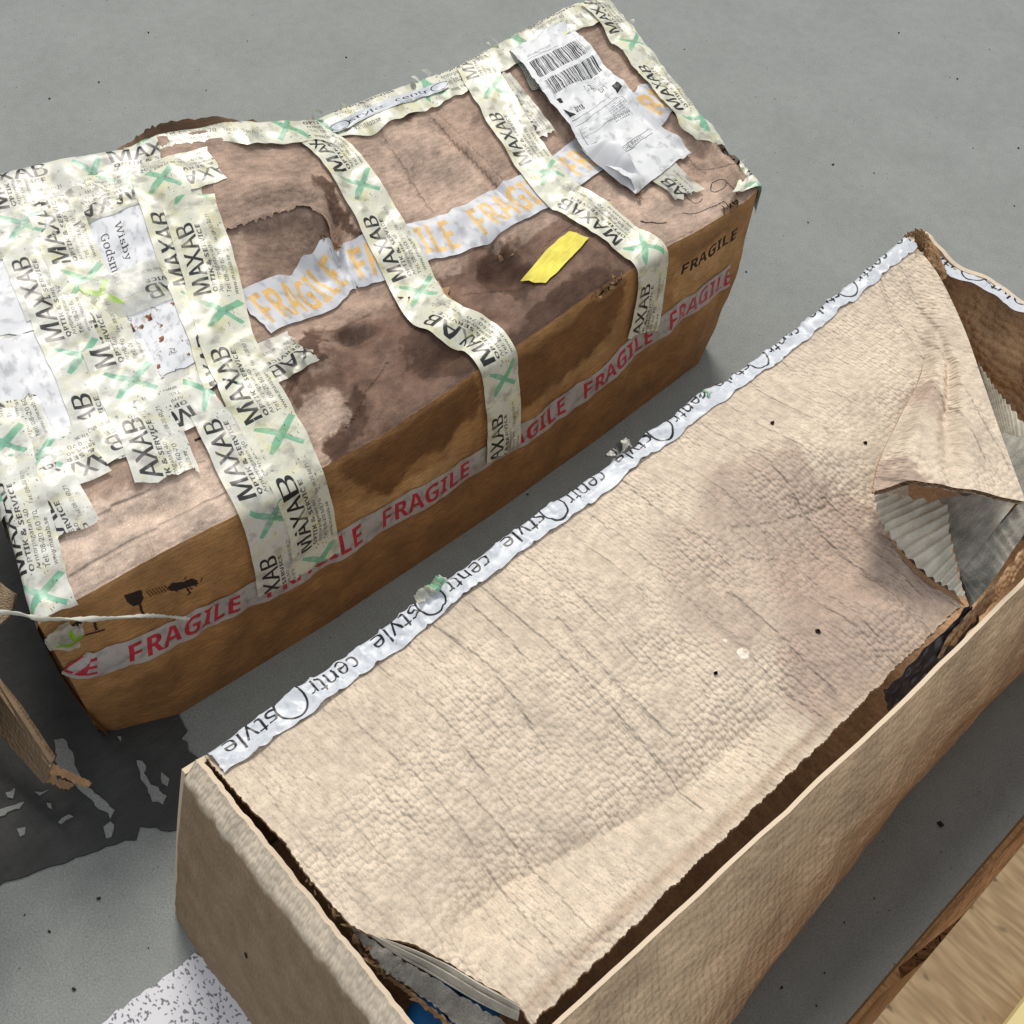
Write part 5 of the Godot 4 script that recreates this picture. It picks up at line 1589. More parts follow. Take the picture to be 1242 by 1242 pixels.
func make_open_box() -> void:
	var o := thing("cardboard_box", "pale dimpled cardboard box with a torn lid standing open along its front edge", "cardboard box", Vector3(0.55, 0, -0.2))
	o.set_meta("group", "battered cardboard boxes on the floor")
	var b := nb()
	var rim := nb()
	# lid: two liners with the fluting between them
	var g := grid(b, lid_at, 0, 1, 0, 1, 420, 140)
	var P: PackedVector3Array = g[0]
	for k in b.v.size():
		b.t[k] = Vector2((b.v[k].x - 0.1) / 0.92, (b.v[k].z + 0.39) / 0.31)
	var Q := PackedVector3Array()
	for p in P:
		Q.append(p - Vector3(0, 0.0042, 0))
	add_grid(b, Q, b.t.slice(0, Q.size()), 420, 140, true)
	var lid := put("lid", b, M.lid, o)
	b = nb()
	var ed := PackedVector3Array()
	var inw := PackedVector3Array()
	for k in range(0, 421):
		ed.append(P[k])
		inw.append(Vector3(0, 0, -1))
	flutes(b, ed, inw, 0.0042)
	ed = PackedVector3Array()
	inw = PackedVector3Array()
	for j in 100:
		ed.append(P[j * 421 + 420])
		inw.append(Vector3(-1, 0, 0))
	flutes(b, ed, inw, 0.0042)
	ed = PackedVector3Array()
	inw = PackedVector3Array()
	for j in 141:
		ed.append(P[j * 421])
		inw.append(Vector3(1, 0, 0))
	flutes(b, ed, inw, 0.0042)
	put("fluting", b, M.torn, lid)
	# crumbs stuck to small pits
	b = nb()
	rng.seed = 19
	var dark := flat(Color8(52, 34, 30), 0.9)
	for c in PackedVector2Array([Vector2(0.5511, -0.1467), Vector2(0.7428, -0.2437), Vector2(0.6988, -0.317), Vector2(0.4586, -0.1775)]):
		var y := lid_height(c.x, c.y)
		b = nb()
		for k in 3:
			add_box(b, Vector3(c.x + rng.randf_range(-0.001, 0.001), y + 0.001, c.y + rng.randf_range(-0.001, 0.001)), Vector3(0.002, 0, 0.001) * rng.randf_range(0.6, 1.3), Vector3(0, 0.002, 0), Vector3(-0.001, 0, 0.0018))
		put("dirt_speck", b, dark, lid)

	# front panel
	b = nb()
	sheet(b, front_at, 260, 60, 0.004, rim, false, Rect2(0, 0, 1.6, 0.62))
	put("front_panel", b, M.pale, o)
	# left panel
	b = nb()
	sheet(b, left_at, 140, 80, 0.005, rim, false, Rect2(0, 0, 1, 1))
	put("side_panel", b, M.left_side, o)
	b = nb()
	for k in 7:
		var a := k / 7.0 * TAU
		var c := left_at(0.285 + cos(a) * 0.007, 0.5 + sin(a) * 0.012)
		b.v.append(c + Vector3(-0.0006, 0.0002, 0)); b.n.append(Vector3(-0.97, 0.2, 0)); b.t.append(Vector2.ZERO)
	for k in range(1, 6):
		b.i.append_array(PackedInt32Array([0, k + 1, k]))
	put("puncture", b, flat(Color8(30, 22, 16), 0.95), o)
	# back and right panels, bottom
	b = nb()
	sheet(b, func(u: float, v: float) -> Vector3:
		var x := lerpf(1.02, 0.1, u)
		return Vector3(x - (0.05 * (1.0 - v) if u > 0.9 else 0.0), v * (lid_height(x, -0.385) - 0.005), -0.388 - 0.003 * sin(PI * v)), 60, 16, 0.005, rim, false, Rect2(0, 0, 1.4, 0.4))
	put("back_panel", b, M.side, o)
	b = nb()
	sheet(b, func(u: float, v: float) -> Vector3:
		var z := lerpf(-0.065, -0.383, u)
		return Vector3(1.020 + 0.012 * sin(PI * u) + noi.get_noise_2d(z * 12, v * 3) * 0.008, v * (0.256 + 0.01 * sm(0.8, 1.0, u) + noi.get_noise_1d(z * 30) * 0.002), z), 50, 24, 0.005, rim, false, Rect2(0, 0, 0.7, 0.4))
	put("side_panel", b, M.inner, o)
	put("cut_edge", rim, M.rim, o)
	b = nb()
	add_box(b, Vector3(0.55, 0.004, -0.2), Vector3(0.9, 0, 0), Vector3(0, 0.004, 0), Vector3(0, 0, 0.36))
	put("bottom_panel", b, M.inner, o)

	# printed tape along the hinge and the right rim
	var es := edge_soft
	var w := [PackedVector2Array([Vector2(1.0267, -0.4), Vector2(0.9527, -0.3943), Vector2(0.8329, -0.3886), Vector2(0.6928, -0.3886), Vector2(0.5726, -0.3838)])]
	put("printed_tape", strip(func(u: float, v: float) -> Vector3: return edge_at(-u, v), PackedVector2Array([Vector2(-1.0, -0.004), Vector2(-0.85, -0.003), Vector2(-0.7, -0.002), Vector2(-0.55, 0.001), Vector2(-0.42, 0.004), Vector2(-0.30, 0.005), Vector2(-0.2, 0.006), Vector2(-0.12, 0.004)]), 0.028, 0.0016, {"wrinkle": 0.0034, "seed": 5.0, "period": 0.143, "offset": 0.115, "across": 12}), M.style, o)
	put("printed_tape", strip(func(u: float, v: float) -> Vector3:
		var z := lerpf(-0.06, -0.37, u)
		var c := Vector3(1.022 + 0.012 * sin(PI * u) + noi.get_noise_2d(z * 12, 3) * 0.008, 0.258 + noi.get_noise_1d(z * 30) * 0.002, z)
		return c + (Vector3(0, -v, 0.0) if v > 0.0 else Vector3(v, 0.0, 0)) if absf(v) > 0.0 else c, PackedVector2Array([Vector2(0.99, -0.002), Vector2(0.6, -0.002), Vector2(0.2, -0.002), Vector2(-0.1, -0.002)]), 0.026, 0.002, {"wrinkle": 0.003, "seed": 15.0, "period": 0.143, "offset": 0.3}), M.style, o)
	# loose ends of older tape caught under the printed one
	for q in [[PackedVector3Array([Vector3(0.326, 0.238, -0.3915), Vector3(0.3351, 0.241, -0.3918), Vector3(0.3452, 0.243, -0.3912), Vector3(0.3537, 0.244, -0.3907)]), PackedVector3Array([Vector3(0.3246, 0.239, -0.3814), Vector3(0.3335, 0.24, -0.3815), Vector3(0.343, 0.242, -0.3802), Vector3(0.353, 0.243, -0.3793)])], [PackedVector3Array([Vector3(0.5565, 0.237, -0.396), Vector3(0.5634, 0.24, -0.3959), Vector3(0.5735, 0.242, -0.3944), Vector3(0.5842, 0.243, -0.3923)]), PackedVector3Array([Vector3(0.5566, 0.238, -0.3899), Vector3(0.5647, 0.239, -0.3884), Vector3(0.5747, 0.24, -0.3867), Vector3(0.583, 0.242, -0.3867)])], [PackedVector3Array([Vector3(0.6735, 0.237, -0.3867), Vector3(0.679, 0.243, -0.3889), Vector3(0.6866, 0.246, -0.3902)]), PackedVector3Array([Vector3(0.6782, 0.237, -0.3802), Vector3(0.6838, 0.239, -0.3815), Vector3(0.6902, 0.242, -0.3837)])]]:
		b = nb()
		ruled(b, q[0], q[1], 24, 12, 0.008)
		put("torn_tape", b, M.tape_dirty, o)

	# the raised torn flap at the right end
	var fl := PackedVector3Array([Vector3(1.0037, 0.2525, -0.3903), Vector3(0.9576, 0.2515, -0.348), Vector3(0.9164, 0.2515, -0.3111), Vector3(0.8693, 0.252, -0.2678), Vector3(0.7701, 0.28, -0.2347), Vector3(0.6934, 0.304, -0.2101), Vector3(0.6472, 0.316, -0.1892)])
	var fr := PackedVector3Array([Vector3(1.0104, 0.2565, -0.3858), Vector3(0.9847, 0.262, -0.3359), Vector3(0.9272, 0.272, -0.2685), Vector3(0.8561, 0.29, -0.2057), Vector3(0.8086, 0.3, -0.1624), Vector3(0.7687, 0.309, -0.1257), Vector3(0.7419, 0.314, -0.0997)])
	b = nb()
	rim = nb()
	var flap := func(u: float, v: float) -> Vector3:
		var t := 1.0 - v
		var A := curve3(fl, t)
		var B := curve3(fr, t)
		var p := A.lerp(B, u)
		p.y += 0.018 * sin(PI * u) * sm(0.2, 0.75, t) + 0.005 * sin(PI * 2.0 * u) * t
		p.y += noi.get_noise_2d(p.x * 16, p.z * 16) * 0.004 * sin(PI * u)
		p.y -= 0.013 * exp(-pow((u - 0.36 - 0.1 * t) / 0.09, 2)) * sm(0.3, 0.6, t) * (1.0 - 0.6 * sm(0.75, 1.0, t))
		p.y += 0.006 * exp(-pow((u - 0.16) / 0.07, 2)) * sm(0.35, 0.7, t)
		p.y = lerpf(lid_height(p.x, p.z) + 0.0002, p.y, sm(0.0, 1.0, u * 1.5 + sm(0.3, 0.6, t)))
		p.z += 0.006 * t * sin(PI * u) * (1.0 if t > 0.9 else t)
		return p
	g = grid(b, flap, 0, 1, 0, 1, 90, 130)
	P = g[0]
	for k in b.v.size():
		b.t[k] = Vector2((b.v[k].x - 0.1) / 0.92, (b.v[k].z + 0.39) / 0.31)
	var N: PackedVector3Array = g[1]
	Q = PackedVector3Array()
	for k in P.size():
		Q.append(P[k] - N[k] * 0.0042)
	add_grid(b, Q, b.t.slice(0, Q.size()), 90, 130, true)
	var fo := put("torn_flap", b, M.lid, o, "raised torn piece of the lid")
	b = nb()
	ed = PackedVector3Array()
	inw = PackedVector3Array()
	for k in 91:
		ed.append(P[k])
		inw.append(P[k + 91 * 4] - P[k])
	flutes(b, ed, inw, 0.0042)
	ed = PackedVector3Array()
	inw = PackedVector3Array()
	for j in 70:
		ed.append(P[j * 91])
		inw.append(P[j * 91 + 4] - P[j * 91])
	flutes(b, ed, inw, 0.0042)
	put("fluting", b, M.torn, fo)

	# bared corrugation under it: white, then a grey torn liner, then brown corrugation
	b = nb()
	corrugated(b, PackedVector3Array([Vector3(0.6933, 0.272, -0.1934), Vector3(0.706, 0.273, -0.1737), Vector3(0.7263, 0.27, -0.1506), Vector3(0.7116, 0.266, -0.1343), Vector3(0.6963, 0.262, -0.1169), Vector3(0.6821, 0.259, -0.1007), Vector3(0.6699, 0.256, -0.0844)]), PackedVector3Array([Vector3(0.6854, 0.268, -0.1968), Vector3(0.6768, 0.264, -0.1834), Vector3(0.6696, 0.262, -0.1683), Vector3(0.6636, 0.26, -0.1438), Vector3(0.6613, 0.259, -0.116), Vector3(0.6667, 0.257, -0.1002), Vector3(0.6688, 0.255, -0.084)]), 0.0080, 0.0020, 180, 30)
	put("bare_corrugation", b, M.liner, o, "white corrugation laid bare under the torn flap")
	b = nb()
	for q in [[PackedVector3Array([Vector3(0.6727, 0.2605, -0.1717), Vector3(0.6634, 0.2585, -0.143), Vector3(0.6611, 0.2575, -0.1152), Vector3(0.6647, 0.256, -0.0984), Vector3(0.6665, 0.252, -0.081)]), Vector3(0, -0.006, -0.002)]]:
		var pp := PackedVector3Array()
		var uu := PackedVector2Array()
		for k in 31:
			var c := curve3(q[0], k / 30.0)
			pp.append(c); pp.append(c + q[1] * sin(PI * k / 30.0) + Vector3(0, -0.001, 0.001))
			uu.append(Vector2(k * 0.02, 0)); uu.append(Vector2(k * 0.02, 0.02))
		add_grid(b, pp, uu, 1, 30)
	put("peeled_liner", b, M.torn, o)
	b = nb()
	ruled(b, PackedVector3Array([Vector3(0.7364, 0.262, -0.1593), Vector3(0.7689, 0.262, -0.1373), Vector3(0.7985, 0.262, -0.1129)]), PackedVector3Array([Vector3(0.7201, 0.256, -0.1365), Vector3(0.704, 0.254, -0.1176), Vector3(0.6921, 0.252, -0.1026)]), 30, 30, 0.0015)
	put("grey_liner", b, M.grey_paper, o)
	b = nb()
	corrugated(b, PackedVector3Array([Vector3(0.8065, 0.252, -0.1112), Vector3(0.7681, 0.25, -0.1092), Vector3(0.7328, 0.249, -0.1071), Vector3(0.6976, 0.248, -0.1037), Vector3(0.6875, 0.248, -0.0968)]), PackedVector3Array([Vector3(0.8025, 0.243, -0.092), Vector3(0.7627, 0.243, -0.0875), Vector3(0.7308, 0.243, -0.0824), Vector3(0.7008, 0.243, -0.0788), Vector3(0.6745, 0.243, -0.0773)]), 0.0115, 0.0020, 150, 20)
	put("bare_corrugation", b, M.grey_paper, o, "brown corrugated strip beside the front panel")
	b = nb()
	corrugated(b, PackedVector3Array([Vector3(0.9264, 0.245, -0.2377), Vector3(0.9112, 0.245, -0.2101), Vector3(0.9, 0.245, -0.1819), Vector3(0.8816, 0.245, -0.1369)]), PackedVector3Array([Vector3(0.8729, 0.238, -0.1779), Vector3(0.8593, 0.238, -0.156), Vector3(0.8442, 0.238, -0.1299), Vector3(0.8278, 0.238, -0.0999)]), 0.007, 0.0018, 120, 20)
	put("bare_corrugation", b, M.liner, o, "white corrugation at the right edge of the raised flap")
	b = nb()
	ruled(b, PackedVector3Array([Vector3(0.8652, 0.244, -0.1776), Vector3(0.8701, 0.244, -0.1631), Vector3(0.8899, 0.244, -0.1416)]), PackedVector3Array([Vector3(0.8159, 0.24, -0.12), Vector3(0.8157, 0.24, -0.1128), Vector3(0.8207, 0.24, -0.0965)]), 20, 20, 0.002)
	put("grey_liner", b, M.grey_paper, o)
	b = nb()
	ruled(b, PackedVector3Array([Vector3(0.6469, 0.232, -0.0753), Vector3(0.6826, 0.236, -0.076), Vector3(0.7299, 0.238, -0.0785), Vector3(0.7997, 0.24, -0.0852)]), PackedVector3Array([Vector3(0.6208, 0.215, -0.0664), Vector3(0.6807, 0.222, -0.0682), Vector3(0.7258, 0.224, -0.0691), Vector3(0.7907, 0.226, -0.0725)]), 30, 10, 0.001)
	put("inner_flap", b, M.inner, o)

	# the peeled front left corner of the lid: a rolled white strip over a grey layer
	b = nb()
	var pa := PackedVector3Array([Vector3(0.1259, 0.2515, -0.1988), Vector3(0.1359, 0.253, -0.1814), Vector3(0.1454, 0.256, -0.1627), Vector3(0.1531, 0.257, -0.1457), Vector3(0.16, 0.257, -0.1256), Vector3(0.1665, 0.256, -0.1092), Vector3(0.1714, 0.255, -0.0969)])
	var pb := PackedVector3Array([Vector3(0.1273, 0.2475, -0.1954), Vector3(0.132, 0.246, -0.1767), Vector3(0.1398, 0.245, -0.1559), Vector3(0.1463, 0.244, -0.1372), Vector3(0.153, 0.243, -0.1184), Vector3(0.1589, 0.242, -0.1052), Vector3(0.1656, 0.241, -0.0914)])
	P = PackedVector3Array()
	var UV := PackedVector2Array()
	for j in 25:
		var t := j / 24.0
		for i in 61:
			var s := i / 60.0
			var c := curve3(pb, s).lerp(curve3(pa, s), t)
			c.y += 0.0028 * sin(t * TAU * 2.6 + s * 2.0) * sm(0.0, 0.3, s) + 0.004 * sin(PI * t)
			P.append(c)
			UV.append(Vector2(s * 0.6, t * 0.1))
	add_grid(b, P, UV, 60, 24)
	put("peeled_liner", b, M.liner, o, "rolled white strip peeled from the lid corner")
	b = nb()
	ruled(b, PackedVector3Array([Vector3(0.1229, 0.244, -0.2116), Vector3(0.1276, 0.243, -0.1933), Vector3(0.1344, 0.242, -0.171), Vector3(0.1426, 0.241, -0.1464), Vector3(0.1519, 0.239, -0.1193), Vector3(0.1595, 0.238, -0.099), Vector3(0.1646, 0.236, -0.0802)]), PackedVector3Array([Vector3(0.122, 0.24, -0.2125), Vector3(0.1209, 0.236, -0.1924), Vector3(0.1222, 0.232, -0.1746), Vector3(0.1273, 0.23, -0.158), Vector3(0.1325, 0.228, -0.1427), Vector3(0.1364, 0.226, -0.1259), Vector3(0.1396, 0.224, -0.1044)]), 60, 12, 0.003)
	put("grey_liner", b, M.grey_paper, o)
	b = nb()
	ruled(b, PackedVector3Array([Vector3(0.1215, 0.236, -0.2131), Vector3(0.1188, 0.229, -0.1873), Vector3(0.1243, 0.226, -0.1676), Vector3(0.1315, 0.224, -0.1414), Vector3(0.1379, 0.222, -0.1148), Vector3(0.1438, 0.22, -0.0964)]), PackedVector3Array([Vector3(0.1203, 0.232, -0.2127), Vector3(0.1173, 0.226, -0.1883), Vector3(0.1221, 0.223, -0.1685), Vector3(0.1285, 0.221, -0.1422), Vector3(0.1349, 0.219, -0.1162), Vector3(0.1408, 0.217, -0.0978)]), 60, 6, 0.002)
	put("torn_edge", b, M.torn, o)
	b = nb()
	rng.seed = 33
	for k in 26:
		var c := curve3(PackedVector3Array([Vector3(0.1188, 0.247, -0.2559), Vector3(0.1183, 0.246, -0.2311), Vector3(0.1205, 0.242, -0.2086), Vector3(0.1191, 0.234, -0.1875), Vector3(0.1237, 0.23, -0.1668), Vector3(0.1312, 0.226, -0.1411)]), rng.randf())
		shreds(b, c, Vector3(0.003, 0.001, 0.003), 1, 0.007)
	put("torn_fibres", b, M.torn, o).set_meta("kind", "stuff")

	# crumpled brown paper at the back right corner
	b = nb()
	P = PackedVector3Array()
	UV = PackedVector2Array()
	var ka := PackedVector3Array([Vector3(1.0005, 0.255, -0.389), Vector3(1.0006, 0.266, -0.3894), Vector3(1.0054, 0.272, -0.3867), Vector3(1.0152, 0.272, -0.3808), Vector3(1.0126, 0.27, -0.3675), Vector3(1.0046, 0.264, -0.3464), Vector3(0.9985, 0.256, -0.3303)])
	var kb := PackedVector3Array([Vector3(1.0043, 0.256, -0.3813), Vector3(1.0055, 0.258, -0.3808), Vector3(1.0098, 0.258, -0.3774), Vector3(1.0067, 0.258, -0.3666), Vector3(0.9967, 0.256, -0.3543), Vector3(0.9909, 0.253, -0.3405), Vector3(0.9866, 0.25, -0.3256)])
	for j in 13:
		for i in 41:
			var s := i / 40.0
			var t := j / 12.0
			var c := curve3(kb, s).lerp(curve3(ka, s), t)
			c += Vector3(0, noi.get_noise_2d(s * 14, t * 5) * 0.005 + 0.004 * sin(PI * t), noi.get_noise_2d(s * 12, t * 4 + 30) * 0.004)
			P.append(c)
			UV.append(Vector2(s * 0.4, t * 0.15))
	add_grid(b, P, UV, 40, 12)
	put("crumpled_corner", b, M.torn, o)

	# what lies inside
	b = nb()
	P = PackedVector3Array()
	UV = PackedVector2Array()
	var fa := PackedVector3Array([Vector3(0.5678, 0.222, -0.0804), Vector3(0.5847, 0.226, -0.0792), Vector3(0.6105, 0.228, -0.0801), Vector3(0.6381, 0.23, -0.0801), Vector3(0.6663, 0.232, -0.0801), Vector3(0.6871, 0.233, -0.0811)])
	var fb := PackedVector3Array([Vector3(0.5635, 0.205, -0.0677), Vector3(0.585, 0.21, -0.0659), Vector3(0.612, 0.212, -0.0658), Vector3(0.6383, 0.214, -0.0646), Vector3(0.6629, 0.216, -0.0654), Vector3(0.6888, 0.218, -0.0667)])
	for j in 25:
		for i in 61:
			var s := i / 60.0
			var t := j / 24.0
			var c := curve3(fb, s).lerp(curve3(fa, s), t)
			c += Vector3(0, absf(ns.get_noise_2d(s * 5, t * 1.6)) * 0.005 + ns.get_noise_2d(s * 14, t * 3) * 0.0005, ns.get_noise_2d(s * 6, t * 2 + 30) * 0.002)
			P.append(c)
			UV.append(Vector2(s, t))
	add_grid(b, P, UV, 60, 24)
	var film_ := put("plastic_film", b, M.black_film)
	film_.set_meta("label", "crumpled black plastic film squeezed between lid and front of the open box")
	film_.set_meta("category", "plastic film")

	var roll := thing("foam_roll", "bright blue rounded roll inside the open box beneath its peeled corner", "roll", Vector3(0.150, 0.006, -0.135))
	b = nb()
	P = PackedVector3Array()
	UV = PackedVector2Array()
	var prof := [Vector2(0.0005, 0.0), Vector2(0.03, 0.001), Vector2(0.036, 0.006), Vector2(0.0365, 0.16), Vector2(0.035, 0.172), Vector2(0.031, 0.178), Vector2(0.024, 0.181), Vector2(0.0005, 0.182)]
	var c0 := Vector3(0.150, 0.006, -0.135)
	for j in prof.size():
		for i in 33:
			var a := i / 32.0 * TAU
			P.append(c0 + Vector3(cos(a) * prof[j].x * 1.1, prof[j].y, -sin(a) * prof[j].x * 0.8))
			UV.append(Vector2(i / 32.0, prof[j].y * 4))
	add_grid(b, P, UV, 32, prof.size() - 1)
	put("foam", b, M.blue, roll)
	b = nb()
	ring(b, c0 + Vector3(0, 0.1825, 0), 0.006, 0.010)
	put("core", b, flat(Color8(20, 60, 120), 0.6), roll)


func ring(b: Dictionary, c: Vector3, r0: float, r1: float) -> void:
	for k in 16:
		var a := k / 16.0 * TAU
		var d := (k + 1) / 16.0 * TAU
		quad(b, [c + Vector3(cos(a) * r0, 0, -sin(a) * r0), c + Vector3(cos(a) * r1, 0, -sin(a) * r1), c + Vector3(cos(d) * r1, 0, -sin(d) * r1), c + Vector3(cos(d) * r0, 0, -sin(d) * r0)])


# a sheet ruled between two curves; the second lies nearer the viewer
func ruled(b: Dictionary, A: PackedVector3Array, B: PackedVector3Array, nu: int, nv: int, rough: float) -> void:
	var P := PackedVector3Array()
	var UV := PackedVector2Array()
	for j in nv + 1:
		for i in nu + 1:
			var s := float(i) / nu
			var t := float(j) / nv
			var c := curve3(B, s).lerp(curve3(A, s), t)
			c.y += noi.get_noise_2d(c.x * 60, c.z * 60) * rough
			if j == 0 or j == nv:
				c += Vector3(noi.get_noise_1d(s * 40), 0, noi.get_noise_1d(s * 36 + 50)) * 0.002
			P.append(c)
			UV.append(Vector2(c.x * 4.0, c.z * 4.0))
	var up_ := (P[1] - P[0]).cross(P[nu + 1] - P[0]).y >= 0.0
	add_grid(b, P, UV, nu, nv, not up_)


# like ruled(), with waves that run from one curve to the other
func corrugated(b: Dictionary, A: PackedVector3Array, B: PackedVector3Array, wave: float, amp: float, nu: int, nv: int) -> void:
	var P := PackedVector3Array()
	var UV := PackedVector2Array()
	var L := 0.0
	for k in B.size() - 1:
		L += B[k].distance_to(B[k + 1])
	for j in nv + 1:
		for i in nu + 1:
			var s := float(i) / nu
			var t := float(j) / nv
			var c := curve3(B, s).lerp(curve3(A, s), t)
			c.y += amp * sin(s * L / wave * TAU) + noi.get_noise_2d(c.x * 40, c.z * 40) * 0.0012
			P.append(c)
			UV.append(Vector2(c.x * 4.0, c.z * 4.0))
	var up_ := (P[nu] - P[0]).cross(P[(nu + 1) * nv] - P[0]).y >= 0.0
	add_grid(b, P, UV, nu, nv, not up_)


# ---------------------------------------------------------------- the box at the left edge, on its side

func make_side_box() -> void:
	var o := thing("cardboard_box", "brown cardboard box at the left edge, lying on its side with loose flaps", "cardboard box", Vector3(-0.25, 0, -0.72))
	o.set_meta("group", "battered cardboard boxes on the floor")
	var b := nb()
	add_box(b, Vector3(-0.27, 0.232, -0.76), Vector3(0.6, 0, 0), Vector3(0, 0.006, 0), Vector3(0, 0, 0.42))
	put("top_panel", b, M.kraft, o)
	b = nb()
	add_box(b, Vector3(-0.31, 0.116, -0.560), Vector3(0.54, 0, 0), Vector3(0, 0.226, 0), Vector3(0, 0, 0.006))
	put("front_panel", b, M.kraft, o)
	b = nb()
	add_box(b, Vector3(-0.27, 0.116, -0.972), Vector3(0.6, 0, 0), Vector3(0, 0.226, 0), Vector3(0, 0, 0.006))
	put("back_panel", b, M.kraft, o)
	b = nb()
	add_box(b, Vector3(-0.567, 0.116, -0.76), Vector3(0.006, 0, 0), Vector3(0, 0.226, 0), Vector3(0, 0, 0.41))
	put("end_panel", b, M.kraft, o)
	b = nb()
	add_box(b, Vector3(-0.31, 0.005, -0.77), Vector3(0.54, 0, 0), Vector3(0, 0.005, 0), Vector3(0, 0, 0.40))
	put("bottom_panel", b, M.inner, o)
	# flaps at its mouth
	b = nb()
	thick_ruled(b, PackedVector3Array([Vector3(0.0676, 0.225, -0.6851), Vector3(0.0785, 0.222, -0.6378), Vector3(0.0814, 0.221, -0.6246), Vector3(0.084, 0.219, -0.6104)]), PackedVector3Array([Vector3(0.0172, 0.2, -0.6024), Vector3(0.0468, 0.205, -0.6016), Vector3(0.0621, 0.208, -0.6016), Vector3(0.0737, 0.212, -0.602)]), 24, 12, 0.004)
	put("upper_flap", b, M.side, o)
	b = nb()
	thick_ruled(b, PackedVector3Array([Vector3(0.0419, 0.115, -0.7079), Vector3(0.0403, 0.102, -0.6517), Vector3(0.0384, 0.088, -0.5969), Vector3(0.0367, 0.07, -0.5457)]), PackedVector3Array([Vector3(0.0064, 0.06, -0.6746), Vector3(0.0142, 0.052, -0.6324), Vector3(0.019, 0.044, -0.59), Vector3(0.0233, 0.036, -0.5488)]), 40, 12, 0.004)
	put("lower_flap", b, M.side, o)
	b = nb()
	thick_ruled(b, PackedVector3Array([Vector3(0.0432, 0.085, -0.6371), Vector3(0.0451, 0.078, -0.6117), Vector3(0.0446, 0.07, -0.5829), Vector3(0.0436, 0.06, -0.5529)]), PackedVector3Array([Vector3(0.0386, 0.096, -0.6311), Vector3(0.0375, 0.086, -0.6022), Vector3(0.0371, 0.076, -0.5749), Vector3(0.0363, 0.066, -0.5442)]), 30, 6, 0.003)
	put("inner_flap", b, M.inner, o)
	b = nb()
	ruled(b, PackedVector3Array([Vector3(0.0369, 0.055, -0.5564), Vector3(0.0421, 0.045, -0.5473), Vector3(0.0505, 0.032, -0.5391), Vector3(0.0575, 0.02, -0.5303)]), PackedVector3Array([Vector3(0.0319, 0.05, -0.547), Vector3(0.039, 0.04, -0.5413), Vector3(0.0451, 0.028, -0.5344), Vector3(0.0533, 0.018, -0.5297)]), 30, 6, 0.002)
	put("torn_tongue", b, M.torn, o)
	b = nb()
	ruled(b, PackedVector3Array([Vector3(0.0328, 0.05, -0.5545), Vector3(0.0353, 0.04, -0.5435), Vector3(0.0407, 0.03, -0.5403), Vector3(0.045, 0.02, -0.5379)]), PackedVector3Array([Vector3(0.0257, 0.03, -0.5532), Vector3(0.0296, 0.026, -0.5489), Vector3(0.0334, 0.02, -0.5438), Vector3(0.0387, 0.014, -0.5414)]), 30, 6, 0.002)
	put("torn_tongue", b, M.torn, o)


func thick_ruled(b: Dictionary, A: PackedVector3Array, B: PackedVector3Array, nu: int, nv: int, th: float) -> void:
	var rim := nb()
	var P := func(u: float, v: float) -> Vector3:
		var c := curve3(B, u).lerp(curve3(A, u), v)
		c.y += noi.get_noise_2d(c.x * 30, c.z * 30) * 0.003
		return c
	var p0: Vector3 = P.call(0.0, 0.0)
	var up_: bool = (P.call(0.1, 0.0) - p0).cross(P.call(0.0, 0.5) - p0).y >= 0.0
	sheet(b, P, nu, nv, th, rim, not up_, Rect2(0, 0, 0.5, 0.2))
	var k0: int = b.v.size()
	b.v.append_array(rim.v); b.n.append_array(rim.n); b.t.append_array(rim.t)
	for i in rim.i:
		b.i.append(k0 + i)


# ---------------------------------------------------------------- the wooden crate at the lower right

